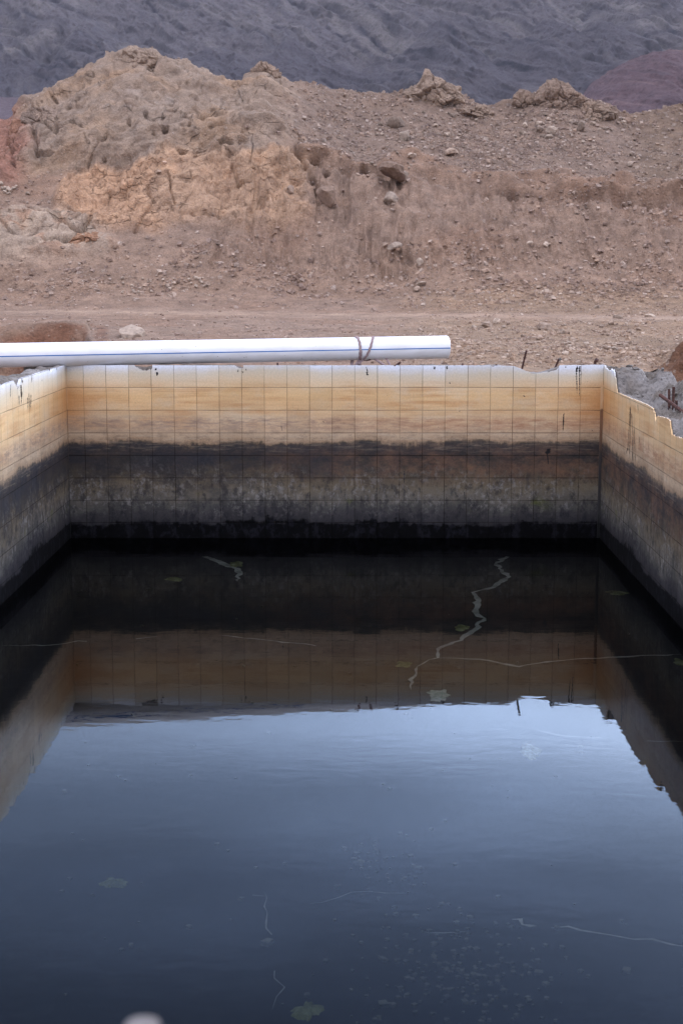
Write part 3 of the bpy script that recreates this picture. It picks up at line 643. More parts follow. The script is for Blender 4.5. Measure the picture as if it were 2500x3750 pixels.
# crags on the ridge: displaced solids set into the hill
def crag(name, X, Y, w_, h_, dep, seed, colr, label, spikes, rot=0):
    bm = bmesh.new(); bmesh.ops.create_icosphere(bm, subdivisions=6, radius=1)
    A = np.array([v.co[:] for v in bm.verts]); bm.verts.ensure_lookup_table()
    c = at_depth(X, Y, dep); sx = w_ / 2 / F * dep; sz = h_ / 2 / F * dep
    q_ = A.copy()
    r = np.random.default_rng(seed)
    for _ in range(14):
        nrm = r.normal(size=3); nrm /= np.linalg.norm(nrm); cc = r.uniform(.55, .9); dd = q_ @ nrm - cc; q_ = np.where(dd[:, None] > 0, q_ - nrm * dd[:, None] * .9, q_)
    q_ = q_ * np.array([sx, min(sx, 1.5), sz])
    up = np.clip(A[:, 2], 0, 1)
    for (px, amp, wd) in spikes:
        q_[:, 2] += up ** .6 * amp * np.exp(-((q_[:, 0] - px) / wd) ** 2)
    W3 = q_ + np.array(c)
    v1, v2, vi = voro(W3 + .25 * np.stack([fbm(W3, 1.2, 2, k) for k in (1, 2, 3)], -1), 1.5, seed)
    w1, w2, wi = voro(W3, 4.0, seed + 4)
    dsp =   .20 * (vi - .5) - .13 * (1 - sstep(0, .1, v2 - v1)) + .07 * (wi - .5) - .04 * (1 - sstep(0, .12, w2 - w1)) + .15 * fbm(W3, 1.6, 5, seed + 7, .55) + .05 * fbm(W3, 5, 4, seed + 8, .6, True)
    q_ = q_ + A / (np.linalg.norm(A, axis=1, keepdims=True)) * dsp[:, None]
    for v, a in zip(bm.verts, q_): v.co = a
    for f in bm.faces: f.smooth = False
    me = bpy.data.meshes.new(name); bm.to_mesh(me); bm.free()
    Wp = q_ + np.array(c); cc = np.broadcast_to(colr * np.array([.84, .785, .74]), Wp.shape) * (1 + .18 * fbm(Wp, 1.5, 4, 3))[:, None]; set_col(me, np.clip(cc, .02, .9))
    o = link(name, me, M_hill); o.location = c; tag(o, label, 'crag'); return o
crag('rock_crag', 560, 262, 330, 130, 82.3, 3, c3(160, 144, 130), 'broad rough crag capping the highest point of the ridge on the left', [(-1.1, .45, .35), (-.2, .25, .5)])
crag('rock_crag', 968, 300, 140, 110, 83.5, 5, c3(158, 141, 127), 'small knobbly crag on the ridge right of the high summit', [(0, .4, .35)])
crag('rock_crag', 1585, 378, 230, 170, 83, 8, c3(162, 146, 132), 'pointed pale crag standing up at the centre right of the ridge', [(-.35, .75, .3), (.2, .35, .5)])
crag('rock_crag', 1700, 425, 230, 80, 83.0, 9, c3(156, 139, 125), 'low slanting rock apron at the right foot of the pointed crag', [])
crag('rock_crag', 2055, 385, 220, 150, 83, 12, c3(154, 137, 124), 'rough split crag on the right-hand part of the ridge', [(-.5, .35, .4), (.4, .2, .3)])
crag('rock_crag', 1925, 375, 100, 90, 83, 14, c3(152, 135, 122), 'small broken crag just left of the rough split one', [(0, .15, .3)])
crag('rock_crag', 2165, 420, 230, 80, 83.0, 15, c3(152, 135, 121), 'slanting rock shelf running down right from the split crag', [])
crag('rock_crag', 170, 455, 170, 160, 77, 18, c3(154, 138, 126), 'grey pocked rock bulging over the slope at the left', [])
crag('rock_crag', 65, 560, 110, 230, 76, 21, c3(164, 130, 112), 'tall reddish rock pillar at the far left of the slope', [])
crag('rock_crag', 330, 880, 170, 90, 64.2, 24, c3(176, 142, 118), 'rounded pinkish rock hump low on the left slope', [])

# ------------------------------------------------------------------ far mountains
def mountain(name, X0, X1, nx, nv, base_d, top_d, Y0, Ytop, amp, seed, mat, sc, spurs=(), ndyke=0):
    u = np.linspace(X0, X1, nx); t = np.linspace(0, 1, nv)
    U, T = np.meshgrid(u, t)
    Dm = base_d + (top_d - base_d) * T
    yt = Ytop(U); Ym = Y0 + (yt - Y0) * T ** 1.0
    Q = to_world(U, Ym, Dm).reshape(-1, 3)
    a = R(36)                                         # spurs, gullies and dykes all fall to the right
    ca, sa = math.cos(a), math.sin(a)
    al = Q[:, 0] * ca - Q[:, 2] * sa; ac = Q[:, 0] * sa + Q[:, 2] * ca
    wp = np.stack([fbm(Q * np.array([1, .3, 1]), sc * .5, 3, seed + k) for k in (0, 1, 2)], -1)
    S = np.stack([al * sc * .30, Q[:, 1] * sc * .02, ac * sc * 1.7], -1) + wp * .9
    n1 = fbm(S, 1, 7, seed + 5, .6, True)
    n2 = fbm(Q * np.array([1, .2, .9]) + 0, sc * .45, 6, seed + 20, .5, True)
    n3_ = fbm(Q * np.array([1, .3, 1]), sc * 2.5, 5, seed + 30, .6, True)
    dsp = amp * (.75 * n1 +   .5 * n2 + .15 * n3_) * sstep(0, .08, T.ravel())
    ux = U.ravel() + 30 * fbm(Q, sc * .3, 3, seed + 80) + 4 * fbm(Q, sc * 2.5, 3, seed + 81); uy = Ym.ravel() + 26 * fbm(Q, sc * .3, 3, seed + 84) + 4 * fbm(Q, sc * 2.5, 3, seed + 85)
    rm = random.Random(seed); dk_ = np.zeros(len(Q)); lt_ = np.zeros(len(Q)); sp_m = np.zeros(len(Q)); big_m = np.zeros(len(Q))
    for (ax, ay, sl, sr) in spurs:
        inside = np.where(ux < ax, uy - ay - (ax - ux) * sl, uy - ay - (ux - ax) * sr)
        big_m = np.maximum(big_m, sstep(-2, 26, inside)); sp_m = np.maximum(sp_m, np.sqrt(np.clip(inside / 220, 0, 1)))
    for _ in range(ndyke):
        x0 = rm.uniform(X0, X1); y0 = rm.uniform(-120, 420); L_ = rm.uniform(80, 380); an = R(rm.gauss(34, 9)) if rm.random() < .85 else R(rm.uniform(-40, 5)); wd_ = rm.uniform(4, 13)
        dx_, dy_ = math.cos(an), math.sin(an); s1 = (ux - x0) * dx_ + (uy - y0) * dy_; s2 = -(ux - x0) * dy_ + (uy - y0) * dx_ + 4 * np.sin(s1 / 60 + x0)
        e1 = sstep(0, 30, s1) * (1 - sstep(L_ - 50, L_, s1)); m1 = np.exp(-(s2 / wd_) ** 2) * e1; dk_ = np.maximum(dk_, m1 * rm.uniform(.4, 1))
        lt_ = np.maximum(lt_, np.exp(-((s2 + wd_ * 3) / (wd_ * 1.8)) ** 2) * e1 * rm.uniform(0, 1))
    dsp = dsp + amp * (1.3 * sp_m - .12 * dk_ + .08 * lt_); dk_ *= sstep(-.35, .1, fbm(Q, sc * 1.6, 4, seed + 95, .6))
    Q[:, 1] -= dsp * .8; Q[:, 2] += dsp * .35
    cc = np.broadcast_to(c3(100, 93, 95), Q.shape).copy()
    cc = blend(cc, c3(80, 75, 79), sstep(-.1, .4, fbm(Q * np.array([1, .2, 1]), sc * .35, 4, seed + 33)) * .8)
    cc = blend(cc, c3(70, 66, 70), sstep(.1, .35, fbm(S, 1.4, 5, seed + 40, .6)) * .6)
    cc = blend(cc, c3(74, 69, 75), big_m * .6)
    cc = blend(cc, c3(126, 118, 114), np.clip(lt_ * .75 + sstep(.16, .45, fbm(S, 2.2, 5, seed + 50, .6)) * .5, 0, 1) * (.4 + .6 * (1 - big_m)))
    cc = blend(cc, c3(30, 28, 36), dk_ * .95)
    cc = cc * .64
    me = mesh_np(name, Q, grid_faces(nv, nx), True); return me, Q, cc
M_mt = soil_mat('mountain rock', .5, 1.2)
q = M_mt
ym = lambda U: -160 - 60 * np.sin(U / 700.0) - 50 * np.sin(U / 310.0 + 1) - 25 * np.sin(U / 120.)
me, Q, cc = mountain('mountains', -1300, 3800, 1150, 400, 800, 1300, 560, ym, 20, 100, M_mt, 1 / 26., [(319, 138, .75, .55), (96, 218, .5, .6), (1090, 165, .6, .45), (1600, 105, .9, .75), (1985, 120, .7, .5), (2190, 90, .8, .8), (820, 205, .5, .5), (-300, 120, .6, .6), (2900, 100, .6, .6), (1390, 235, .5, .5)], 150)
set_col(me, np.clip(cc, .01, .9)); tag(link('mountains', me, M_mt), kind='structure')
yr_ = lambda U: np.interp(U, [1900, 2050, 2150, 2230, 2300, 2380, 2450, 2500, 2700, 3200, 3800], [470, 440, 330, 270, 235, 205, 190, 200, 230, 300, 470])
me, Q, cc = mountain('red_hill', 1900, 3800, 420, 150, 380, 520, 560, yr_, 5, 200, M_mt, 1 / 9.)
set_col(me, np.clip(cc * np.array([1.15, .86, .88]), .01, .9)); tag(link('red_hill', me, M_mt), kind='structure')
yl_ = lambda U: np.interp(U, [-1500, -500, 60, 200, 600, 1900, 2000], [350, 352, 360, 372, 420, 420, 560])
me, Q, cc = mountain('foothills', -1500, 2000, 420, 60, 420, 640, 600, yl_, 4, 300, M_mt, 1 / 20.)
set_col(me, np.clip(cc * np.array([1.1, .92, .95]), .01, .9)); tag(link('foothills', me, M_mt), kind='structure')

# ------------------------------------------------------------------ the tank
H = 1.145; FZ = -0.13         # rim height, floor depth
XL = -1.80
def xr(y): return 1.7155 - .0143 * (10 - y)
tank = tag(empty('water_tank', (0, 5.4, FZ)), 'open concrete water tank lined with stained square tiles, its rim broken and chipped', 'water tank')
def ptank(name, me, mat, parent=tank):
    o = link(name, me, mat); o.parent = parent
    if parent is tank: o.location = (0, -5.4, -FZ)
    return o
# top profiles ------------------
def prof(pts):
    a = np.array(sorted(pts)); return a[:, 0], a[:, 1]
def bx(X, Y): p = at_depth(X, Y, 10.0); return (p.x, p.z)
def bl(X, Y):
    r = ray(X, Y); s = XL / r.x; return (r.y * s, CH + r.z * s)
def brr(X, Y):
    r = ray(X, Y); s = 10.
    for _ in range(20): s = xr(r.y * s) / r.x
    return (r.y * s, CH + r.z * s)
back_pts = [bx(243, 1337), bx(488, 1337), bx(497, 1343), bx(508, 1350), bx(520, 1355), bx(535, 1357), bx(548, 1352), bx(557, 1350), bx(558, 1337), bx(855, 1338), bx(868, 1345), bx(880, 1349), bx(890, 1350), bx(891, 1338),
            bx(1440, 1338), bx(1446, 1341), bx(1452, 1338), bx(1797, 1338), bx(1803, 1346), bx(1812, 1339), bx(1884, 1340), bx(1898, 1346), bx(1915, 1353), bx(1935, 1363), bx(1955, 1368), bx(1980, 1366), bx(2005, 1362), bx(2025, 1357), bx(2040, 1351), bx(2047, 1341), bx(2049, 1337), bx(2150, 1337), bx(2214, 1335)]
left_pts = [bl(X, Y) for X, Y in ((243, 1337), (205, 1346), (191, 1350), (186, 1366), (180, 1353), (150, 1362), (100, 1378), (77, 1385), (70, 1402), (64, 1420), (57, 1408), (50, 1394), (30, 1400), (16, 1405), (12, 1422), (6, 1408), (0, 1410))]
yy = min(p[0] for p in left_pts)
k_ = yy
while k_ > .9:
    k_ -= random.uniform(.12, .3); left_pts.append((k_, H - (random.uniform(.03, .09) if random.random() < .3 else random.uniform(0, .006))))
right_pts = [brr(X, Y) for X, Y in ((2213, 1338), (2218, 1348), (2224, 1354), (2236, 1357), (2238, 1352), (2246, 1357), (2251, 1375), (2256, 1412), (2258, 1436), (2290, 1450), (2330, 1466), (2360, 1478), (2388, 1492), (2395, 1512), (2399, 1545), (2404, 1524), (2420, 1526), (2440, 1531), (2452, 1540), (2455, 1565), (2459, 1592), (2500, 1606))]
k_ = min(p[0] for p in right_pts); zz = right_pts[-1][1]
while k_ > .9:
    k_ -= random.uniform(.12, .3); zz += random.uniform(-.03, .035); zz = min(max(zz, .78), 1.0); right_pts.append((k_, zz))
def lining(name, pts, wmin, wmax, place, mat, th=.010, zb=FZ, jag=.0025, parent=None):
    wx, wz_ = prof(pts)
    ws = np.unique(np.concatenate([np.arange(wmin, wmax, .012), wx[(wx > wmin) & (wx < wmax)], [wmin, wmax]]))
    zs = np.interp(ws, wx, wz_); onprof = np.abs(np.gradient(zs, ws)) > .08
    zs = zs + jag * np.where(onprof, 1.6, .35) * vn(np.stack([ws * 90, ws * 0, ws * 0], 1), 5)
    n = len(ws); V_ = []
    levels = [lambda z: zb, lambda z: 0.0, lambda z: z]
    for i in range(n):
        for s in (0, th):
            for lv in levels: V_.append(place(ws[i], s, lv(zs[i])))
    Fq = []
    for i in range(n - 1):
        a, b = i * 6, (i + 1) * 6
        for k in (0, 1): Fq += [[a + k, b + k, b + k + 1, a + k + 1], [a + 3 + k, a + 4 + k, b + 4 + k, b + 3 + k]]
        Fq.append([a + 2, b + 2, b + 5, a + 5])
    Fq += [[0, 1, 4, 3], [1, 2, 5, 4], [(n - 1) * 6, (n - 1) * 6 + 3, (n - 1) * 6 + 4, (n - 1) * 6 + 1], [(n - 1) * 6 + 1, (n - 1) * 6 + 4, (n - 1) * 6 + 5, (n - 1) * 6 + 2]]
    return mesh_np(name, V_, Fq)
def conc(name, ws, widths, ztop, place, zb=-1.1):
    """solid wall: ws along, top surface height ztop(w, s) for s in widths"""
    n = len(ws); m = len(widths); W_, S_ = np.meshgrid(ws, widths, indexing='ij')
    Zt = ztop(W_, S_)
    rows = []
    V_ = np.zeros((n, m + 6, 3))
    for i in range(n):
        for k, zf in enumerate((0, .4, .8)): 
            z = zb + (Zt[i, 0] - zb) * zf; V_[i, k] = place(ws[i], widths[0], z)
        for j in range(m): V_[i, 3 + j] = place(ws[i], widths[j], Zt[i, j])
        for k, zf in enumerate((.8, .4, 0)):
            z = zb + (Zt[i, -1] - zb) * zf; V_[i, 3 + m + k] = place(ws[i], widths[-1] + .02 * (3 - k) * 0, z)
    Fq = grid_faces(n, m + 6)
    A = V_.reshape(-1, 3)
    # end caps
    caps = []
    for base in (0, (n - 1) * (m + 6)):
        r_ = [base + k for k in range(m + 6)]
        while len(r_) >= 4:
            caps.append([r_[0], r_[1], r_[-2], r_[-1]]); r_ = r_[1:-1]
    return mesh_np(name, A, np.concatenate([Fq, np.array(caps)]), True)
def n2(W_, S_, sc, s, o=4, ridge=False): return fbm(np.stack([W_.ravel(), S_.ravel(), W_.ravel() * 0], 1), sc, o, s, .5, ridge).reshape(W_.shape)

# far wall
pb = lambda w_, s, z: (w_, 10.0 + s, z)
bpx, bpz = prof(back_pts)
def zb_top(W_, S_):
    base = np.interp(W_, bpx, bpz, left=H, right=H)
    dip = np.minimum(base, H)                               # follow the big bowl, not the thin chips
    bowl = np.exp(-((W_ - 1.283) / .13) ** 2) * .045
    thin = .012 * np.exp(-((W_ + 1.29) / .06) ** 2) + .018 * np.exp(-((W_ + .66) / .04) ** 2)
    return H - .006 - bowl + .012 * n2(W_, S_, 9, 3) * sstep(.0, .05, S_) - thin + .02 * sstep(.08, .02, S_) * 0 - .02 * sstep(.12, .26, S_) - .05 * sstep(.3, .42, S_) + .006 * n2(W_, S_, 40, 5) - sstep(1.76, 1.94, W_ + .06 * n2(W_, S_, 5, 7)) * .32
ws = np.arange(-2.08, 2.14, .012); wd = np.linspace(.0105, .42, 22)
bw = ptank('wall', conc('wall', ws, wd, zb_top, pb), M_conc)
lb_ = ptank('tile_lining', lining('tile_lining', back_pts, XL, 1.7155, pb, M_tb), M_tb, bw)
# left wall (right face at x = XL)
plf = lambda w_, s, z: (XL - s, w_, z)
lpx, lpz = prof(left_pts)
def zl_top(W_, S_):
    base = np.interp(W_, lpx, lpz)
    nz = n2(W_, S_, 5, 8); r_ = H - .004 + .022 * sstep(.0, .08, S_) * (.5 + nz) + .012 * n2(W_, S_, 22, 9) * sstep(.0, .03, S_)
    big_ = np.exp(-((W_ - bl(60, 1400)[0]) / .13) ** 2) * .02
    return r_ + big_ * sstep(0, .06, S_) - .05 * sstep(.12, .2, S_) - .06 * sstep(9.7, 9.99, W_) * sstep(.03, .1, S_)
ws = np.arange(.62, 9.996, .022); lw = ptank('wall', conc('wall', ws, np.linspace(.0105, .22, 14), zl_top, plf), M_conc)
ll = ptank('tile_lining', lining('tile_lining', left_pts, .86, 9.9995, plf, M_tl), M_tl, lw)
# right wall, broad and ruined
prt = lambda w_, s, z: (xr(w_) + s, w_, z)
rpx, rpz = prof(right_pts)
ycor = brr(2258, 1436)[0]
def zr_top(W_, S_):
    base = np.interp(W_, rpx, rpz)
    inner = base - .004
    chunk = np.maximum(np.exp(-(((W_ + .05 * n2(W_, S_, 6, 44) - 9.74) / .24) ** 6 + ((S_ + .04 * n2(W_, S_, 7, 45) - .09) / .125) ** 6)) , 0) 
    outer = .945 + .12 * sstep(.12, .34, S_) + .05 * n2(W_, S_, 2.6, 12) + .045 * n2(W_, S_, 9, 14, 4, True) + .035 * n2(W_, S_, 24, 16, 4, True)
    z = inner + (outer - inner) * sstep(.0, .10, S_) 
    z = np.where(W_ > ycor + .05, np.minimum(base, .995 + .01 * n2(W_, S_, 9, 3)) * 1.0, z) if False else z
    z = z * (1 - chunk) + (H - .008 + .02 * n2(W_, S_, 8, 18)) * chunk
    z = z - .35 * sstep(.36, .43, S_)
    return z + .014 * n2(W_, S_, 45, 20) + .008 * n2(W_, S_, 95, 21, 2)
ws = np.arange(.62, 9.996, .010); rw = ptank('wall', conc('wall', ws, np.linspace(.0105, .43, 52), zr_top, prt), M_conc)
rl_ = ptank('tile_lining', lining('tile_lining', right_pts, .86, 9.9995, prt, M_tr, .006, FZ, .008), M_tr, rw)
# near wall under the camera
near_pts = [(XL - .2, H), (2., H)]
pn = lambda w_, s, z: (w_, .84 - s, z)
nw = ptank('wall', conc('wall', np.arange(-2.02, 2.0, .05), np.linspace(.0105, .22, 6), lambda W_, S_: H - .006 + .01 * n2(W_, S_, 7, 31), pn), M_conc)
ptank('tile_lining', lining('tile_lining', [(-2, H), (2, H)], XL + .001, 1.58, pn, M_tb), M_tb, nw)
# narrow tile trim in the far right corner and the dark filled joint in the far left one
q = NM('brown corner trim', .6, .3); p_ = q.pos(); sz_ = q.new('SeparateXYZ'); q.l(p_, sz_.inputs[0]); n_ = q.noise(q.mapv(p_, (20, 20, 9)), 1, 5, .7)
v_ = q.mix(1, q.ramp(q.math('ADD', sz_.outputs[2], q.math('MULTIPLY', q.math('SUBTRACT', n_, .5), .1)), [(.1, L3(12, 12, 13)), (.16, L3(48, 46, 46)), (.55, L3(58, 52, 50)), (.68, L3(116, 86, 64)), (.845, L3(128, 92, 66)), (.855, L3(196, 158, 116)), (1, L3(204, 170, 130))]), q.ramp(n_, [(.3, .8), (.7, 1.15)]), 'MULTIPLY'); M_trim = q.col(v_)
def box(name, a, b, mat, parent):
    (x0, y0, z0), (x1, y1, z1) = a, b
    return ptank(name, mesh_np(name, [(x, y, z) for x in (x0, x1) for y in (y0, y1) for z in (z0, z1)], [[0, 1, 3, 2], [4, 6, 7, 5], [0, 4, 5, 1], [2, 3, 7, 6], [0, 2, 6, 4], [1, 5, 7, 3]]), mat, parent)
box('corner_trim', (1.697, 9.994, .001), (1.7145, 9.9998, 1.02), M_trim, bw)
box('corner_joint', (XL + .0002, 9.998, .001), (XL + .0028, 9.9999, 1.13), M_trim, bw)
# floor of the tank
fv = np.array([(XL, .84, FZ), (1.8, .84, FZ), (1.8, 10, FZ), (XL, 10, FZ)]); fl = ptank('floor', mesh_np('floor', fv, [[0, 1, 2, 3]]), M_floor)
# strips of silt along floor cracks
def strip_mesh(paths, zoff, wid, seed=0):
    V_, F_ = [], []; r = random.Random(seed)
    for pts, wd_ in paths:
        P_ = [at_z(X * 1.5944, Y * 1.5944, FZ + zoff) for X, Y in pts]
        dense = []
        for a, b in zip(P_[:-1], P_[1:]):
            L = (b - a).length; n = max(2, int(L / .05))
            for k in range(n): dense.append(a.lerp(b, k / n) + Vector((r.uniform(-1, 1), r.uniform(-1, 1), 0)) * .012)
        dense.append(P_[-1]); base = len(V_)
        for k, p in enumerate(dense):
            tt = (dense[min(k + 1, len(dense) - 1)] - dense[max(k - 1, 0)]); tt.normalize(); nn = Vector((-tt.y, tt.x, 0))
            e = wd_ * wid * .6 * r.uniform(.3, 1.3) * min(1, .15 + 4 * min(k, len(dense) - 1 - k) / len(dense))
            V_ += [p + nn * e, p - nn * e]
            if k and not (wd_ < .7 and math.sin(k * .37 + base) + r.uniform(-.6, .6) > .75): F_.append([base + 2 * k - 2, base + 2 * k - 1, base + 2 * k + 1, base + 2 * k])
    return mesh_np('silt_crack', V_, F_)
cracks = [([(1130, 1225), (1140, 1250), (1168, 1275), (1140, 1295), (1165, 1325), (1130, 1350), (1085, 1360), (1095, 1380), (1090, 1405), (1110, 1420), (1095, 1440), (1065, 1465), (1010, 1490), (1005, 1510), (960, 1530)], 1.3),
          ([(960, 1530), (946, 1560), (944, 1585)], .6),
          ([(1005, 1512), (1100, 1515), (1190, 1530), (1300, 1515), (1400, 1510), (1575, 1503)], .8), ([(440, 1252), (475, 1280), (520, 1298), (550, 1310), (545, 1335)], 1.5),
          ([(0, 1482), (100, 1483), (180, 1473), (280, 1470), (360, 1462)], .55), ([(500, 1458), (600, 1470), (700, 1480), (770, 1490)], .45),
          ([(1180, 2110), (1205, 2120), (1232, 2127)], .5), ([(1265, 2130), (1330, 2135), (1450, 2155), (1575, 2175)], .5), ([(615, 2050), (615, 2150), (625, 2230), (645, 2265), (625, 2320)], .16),
          ([(700, 2080), (810, 2050), (930, 2052)], .13), ([(1180, 1665), (1290, 1690), (1575, 1705)], .2), ([(970, 2142), (1080, 2140)], .2), ([(430, 2030), (545, 2050), (615, 2060)], .12)]
ptank('silt_crack', strip_mesh(cracks, .004, .026), M_silt, fl)

# tar runs and chips on the tiles
def runs(name, lst, place, prj, parent, mat, wf=1.0):
    """lst: (X0,Y0,X1,Y1,width px) jagged vertical runs, in photo pixels on that wall"""
    V_, F_ = [], []; r = random.Random(4)
    for X0, Y0, X1, Y1, wpx in lst:
        w0, z0 = prj(X0, Y0); w1, z1 = prj(X1, Y1); n = max(4, int(abs(z0 - z1) / .006)); base = len(V_); hw = wpx / F * 10 / 2
        for k in range(n + 1):
            t = k / n; e = hw * (r.uniform(.3, 1.3) if r.random() > .12 else .12) * (1 if t < .85 else (1 - t) / .15 + .15); c_ = w0 + (w1 - w0) * t + r.uniform(-.3, .3) * hw; z = z0 + (z1 - z0) * t
            V_ += [place(c_ - e * wf, -.0012, z), place(c_ + e * wf, -.0012, z)]
            if k: F_.append([base + 2 * k - 2, base + 2 * k - 1, base + 2 * k + 1, base + 2 * k])
    return ptank(name, mesh_np(name, V_, F_), mat, parent)
runs('tar_run', [(2113, 1341, 2110, 1362, 9), (2122, 1341, 2121, 1362, 8), (2110, 1355, 2112, 1442, 3.5), (2121, 1360, 2121, 1450, 3), (2119, 1376, 2131, 1366, 3.5), (2105, 1378, 2112, 1382, 3), (2064, 1512, 2060, 1580, 4), (2008, 1642, 2003, 1662, 17), (2003, 1660, 2007, 1700, 4),
                 (553, 1350, 551, 1354, 4), (571, 1348, 569, 1356, 6), (576, 1362, 574, 1377, 7), (872, 1352, 871, 1362, 4), (888, 1360, 889, 1366, 6), (900, 1350, 901, 1356, 4), (1590, 1342, 1591, 1352, 10), (1605, 1348, 1625, 1346, 5), (1636, 1340, 1636, 1352, 5), (1340, 1343, 1346, 1362, 4), (1343, 1362, 1345, 1374, 9),
                 (1917, 1448, 1921, 1453, 5), (1684, 1503, 1680, 1507, 5), (2166, 1574, 2170, 1580, 4), (1030, 1560, 1033, 1578, 2.5), (1182, 1542, 1187, 1547, 3), (1088, 1497, 1092, 1499, 3), (1276, 1475, 1280, 1477, 3), (1645, 1400, 1648, 1405, 6), (1700, 1800, 1702, 1830, 3), (1480, 1725, 1479, 1770, 4), (2070, 1342, 2071, 1346, 5)], pb, bx, lb_, M_tar)
runs('tar_run', [(2308, 1490, 2306, 1530, 8), (2306, 1520, 2298, 1650, 3), (2309, 1525, 2304, 1668, 3), (2312, 1515, 2318, 1600, 3), (2317, 1600, 2316, 1690, 3.5), (2322, 1560, 2326, 1700, 2.5), (2306, 1462, 2307, 1480, 2), (2335, 1480, 2337, 1515, 2.5), (2341, 1600, 2341, 1625, 2), (2298, 1640, 2292, 1660, 4)], prt, brr, rl_, M_tar, 3.0)
runs('tar_run', [(79, 1388, 82, 1402, 7), (76, 1410, 79, 1455, 9), (80, 1440, 77, 1480, 4), (69, 1448, 70, 1484, 4), (70, 1412, 62, 1425, 3), (105, 1440, 107, 1498, 3), (113, 1445, 112, 1495, 4), (100, 1455, 102, 1500, 3), (116, 1375, 116, 1400, 3), (38, 1408, 38, 1455, 3), (207, 1346, 207, 1356, 3), (153, 1390, 153, 1396, 3)], plf, bl, ll, M_tar, 3.0)

# rebar, set in the concrete
def tube(pts, rad, seg=10, caps=True):
    V_, F_ = [], []; n = len(pts); pts = [Vector(p) for p in pts]
    for k, p in enumerate(pts):
        t = (pts[min(k + 1, n - 1)] - pts[max(k - 1, 0)]).normalized(); a = t.orthogonal().normalized(); b = t.cross(a)
        r_ = rad[k] if isinstance(rad, (list, tuple)) else rad
        for j in range(seg): th = 2 * math.pi * j / seg; V_.append(p + (a * math.cos(th) + b * math.sin(th)) * r_)
    bm = bmesh.new(); vs = [bm.verts.new(v) for v in V_]
    for k in range(n - 1):
        for j in range(seg): bm.faces.new((vs[k * seg + j], vs[k * seg + (j + 1) % seg], vs[(k + 1) * seg + (j + 1) % seg], vs[(k + 1) * seg + j]))
    if caps: bm.faces.new(vs[:seg][::-1]); bm.faces.new(vs[-seg:])
    bmesh.ops.recalc_face_normals(bm, faces=bm.faces)
    me = bpy.data.meshes.new('tube'); bm.to_mesh(me); bm.free(); return me
def ribbed(a, b, r):
    n = max(4, int((b - a).length / .008)); pts = [a.lerp(b, k / n) for k in range(n + 1)]
    return tube(pts, [r * (1.08 if k % 2 else .92) for k in range(n + 1)])
def rebar(par, X0, Y0, X1, Y1, d0, d1, r=.007, root=.1):
    a = at_depth(X0, Y0, d0); b = at_depth(X1, Y1, d1); a = a + (a - b).normalized() * root
    return ptank('rebar', ribbed(a, b, r), M_rust, par)
rebar(bw, 1912, 1344, 1927, 1283, 10.10, 10.07); rebar(bw, 2033, 1344, 2046, 1313, 10.12, 10.10); rebar(bw, 2176, 1338, 2178, 1326, 10.2, 10.2, .009)
rebar(bw, 1448, 1340, 1465, 1327, 10.04, 10.0, .008, .03); rebar(bw, 1688, 1342, 1694, 1333, 10.1, 10.08); rebar(bw, 1663, 1342, 1663, 1335, 10.1, 10.1, .006); rebar(bw, 1016, 1342, 1016, 1328, 10.15, 10.15, .006)
rebar(bw, 1815, 1344, 1817, 1334, 10.06, 10.06, .007)
rebar(rw, 2500, 1508, 2416, 1446, 8.25, 8.5, .010, .12); rebar(rw, 2450, 1500, 2449, 1424, 8.6, 8.6, .008, .1); rebar(rw, 2463, 1500, 2466, 1416, 8.55, 8.55, .0085, .1); rebar(rw, 2476, 1505, 2476, 1466, 8.45, 8.45, .008, .1)
# hooked bar end with a cement blob, and one bar by the camera with a pale blob
p = at_depth(2050, 1314, 10.09)
m_ = rock_mesh(31, 3, .4, (1, 1, .9)); m_.transform(__import__('mathutils').Matrix.Translation(p) @ __import__('mathutils').Matrix.Scale(.012, 4)); ptank('mortar_lump', m_, M_conc, bw)
p = at_depth(2183, 1320, 10.2); m_ = rock_mesh(33, 3, .4); m_.transform(__import__('mathutils').Matrix.Translation(p) @ __import__('mathutils').Matrix.Scale(.022, 4)); ptank('mortar_lump', m_, M_rust, bw)
nb = at_depth(522, 3752, .42); rb = ptank('rebar', ribbed(Vector((nb.x, nb.y, 1.0)), nb, .0048), concrete_mat('pale cement-coated steel', L3(128, 120, 116)), nw)
# loose rubble lying on the ruined wall: individual lumps
for k in range(46):
    y = random.uniform(7.4, 9.9); s = random.uniform(.08, .36)
    z = float(zr_top(np.array([[y]]), np.array([[s]]))[0, 0]); r_ = random.uniform(.012, .034)
    o = bpy.data.objects.new('concrete_lump', rock_variant(random.randrange(8), M_conc)); C.objects.link(o)
    o.location = (xr(y) + s, y, z + r_ * .35); o.scale = (r_ * 1.2, r_, r_ * .9); o.rotation_euler = (0, 0, random.uniform(0, 6))
    tag(o, 'small grey lump of broken concrete lying on the ruined right-hand wall', 'rubble', 'rubble on the right-hand wall')

# ------------------------------------------------------------------ water
wv = np.array([(XL + .0005, .8415, 0), (xr(.84) - .0005, .8415, 0), (xr(10) - .0005, 9.9995, 0), (XL + .0005, 9.9995, 0)])
tag(link('water', mesh_np('water', wv, [[0, 1, 2, 3]]), mw), kind='structure')
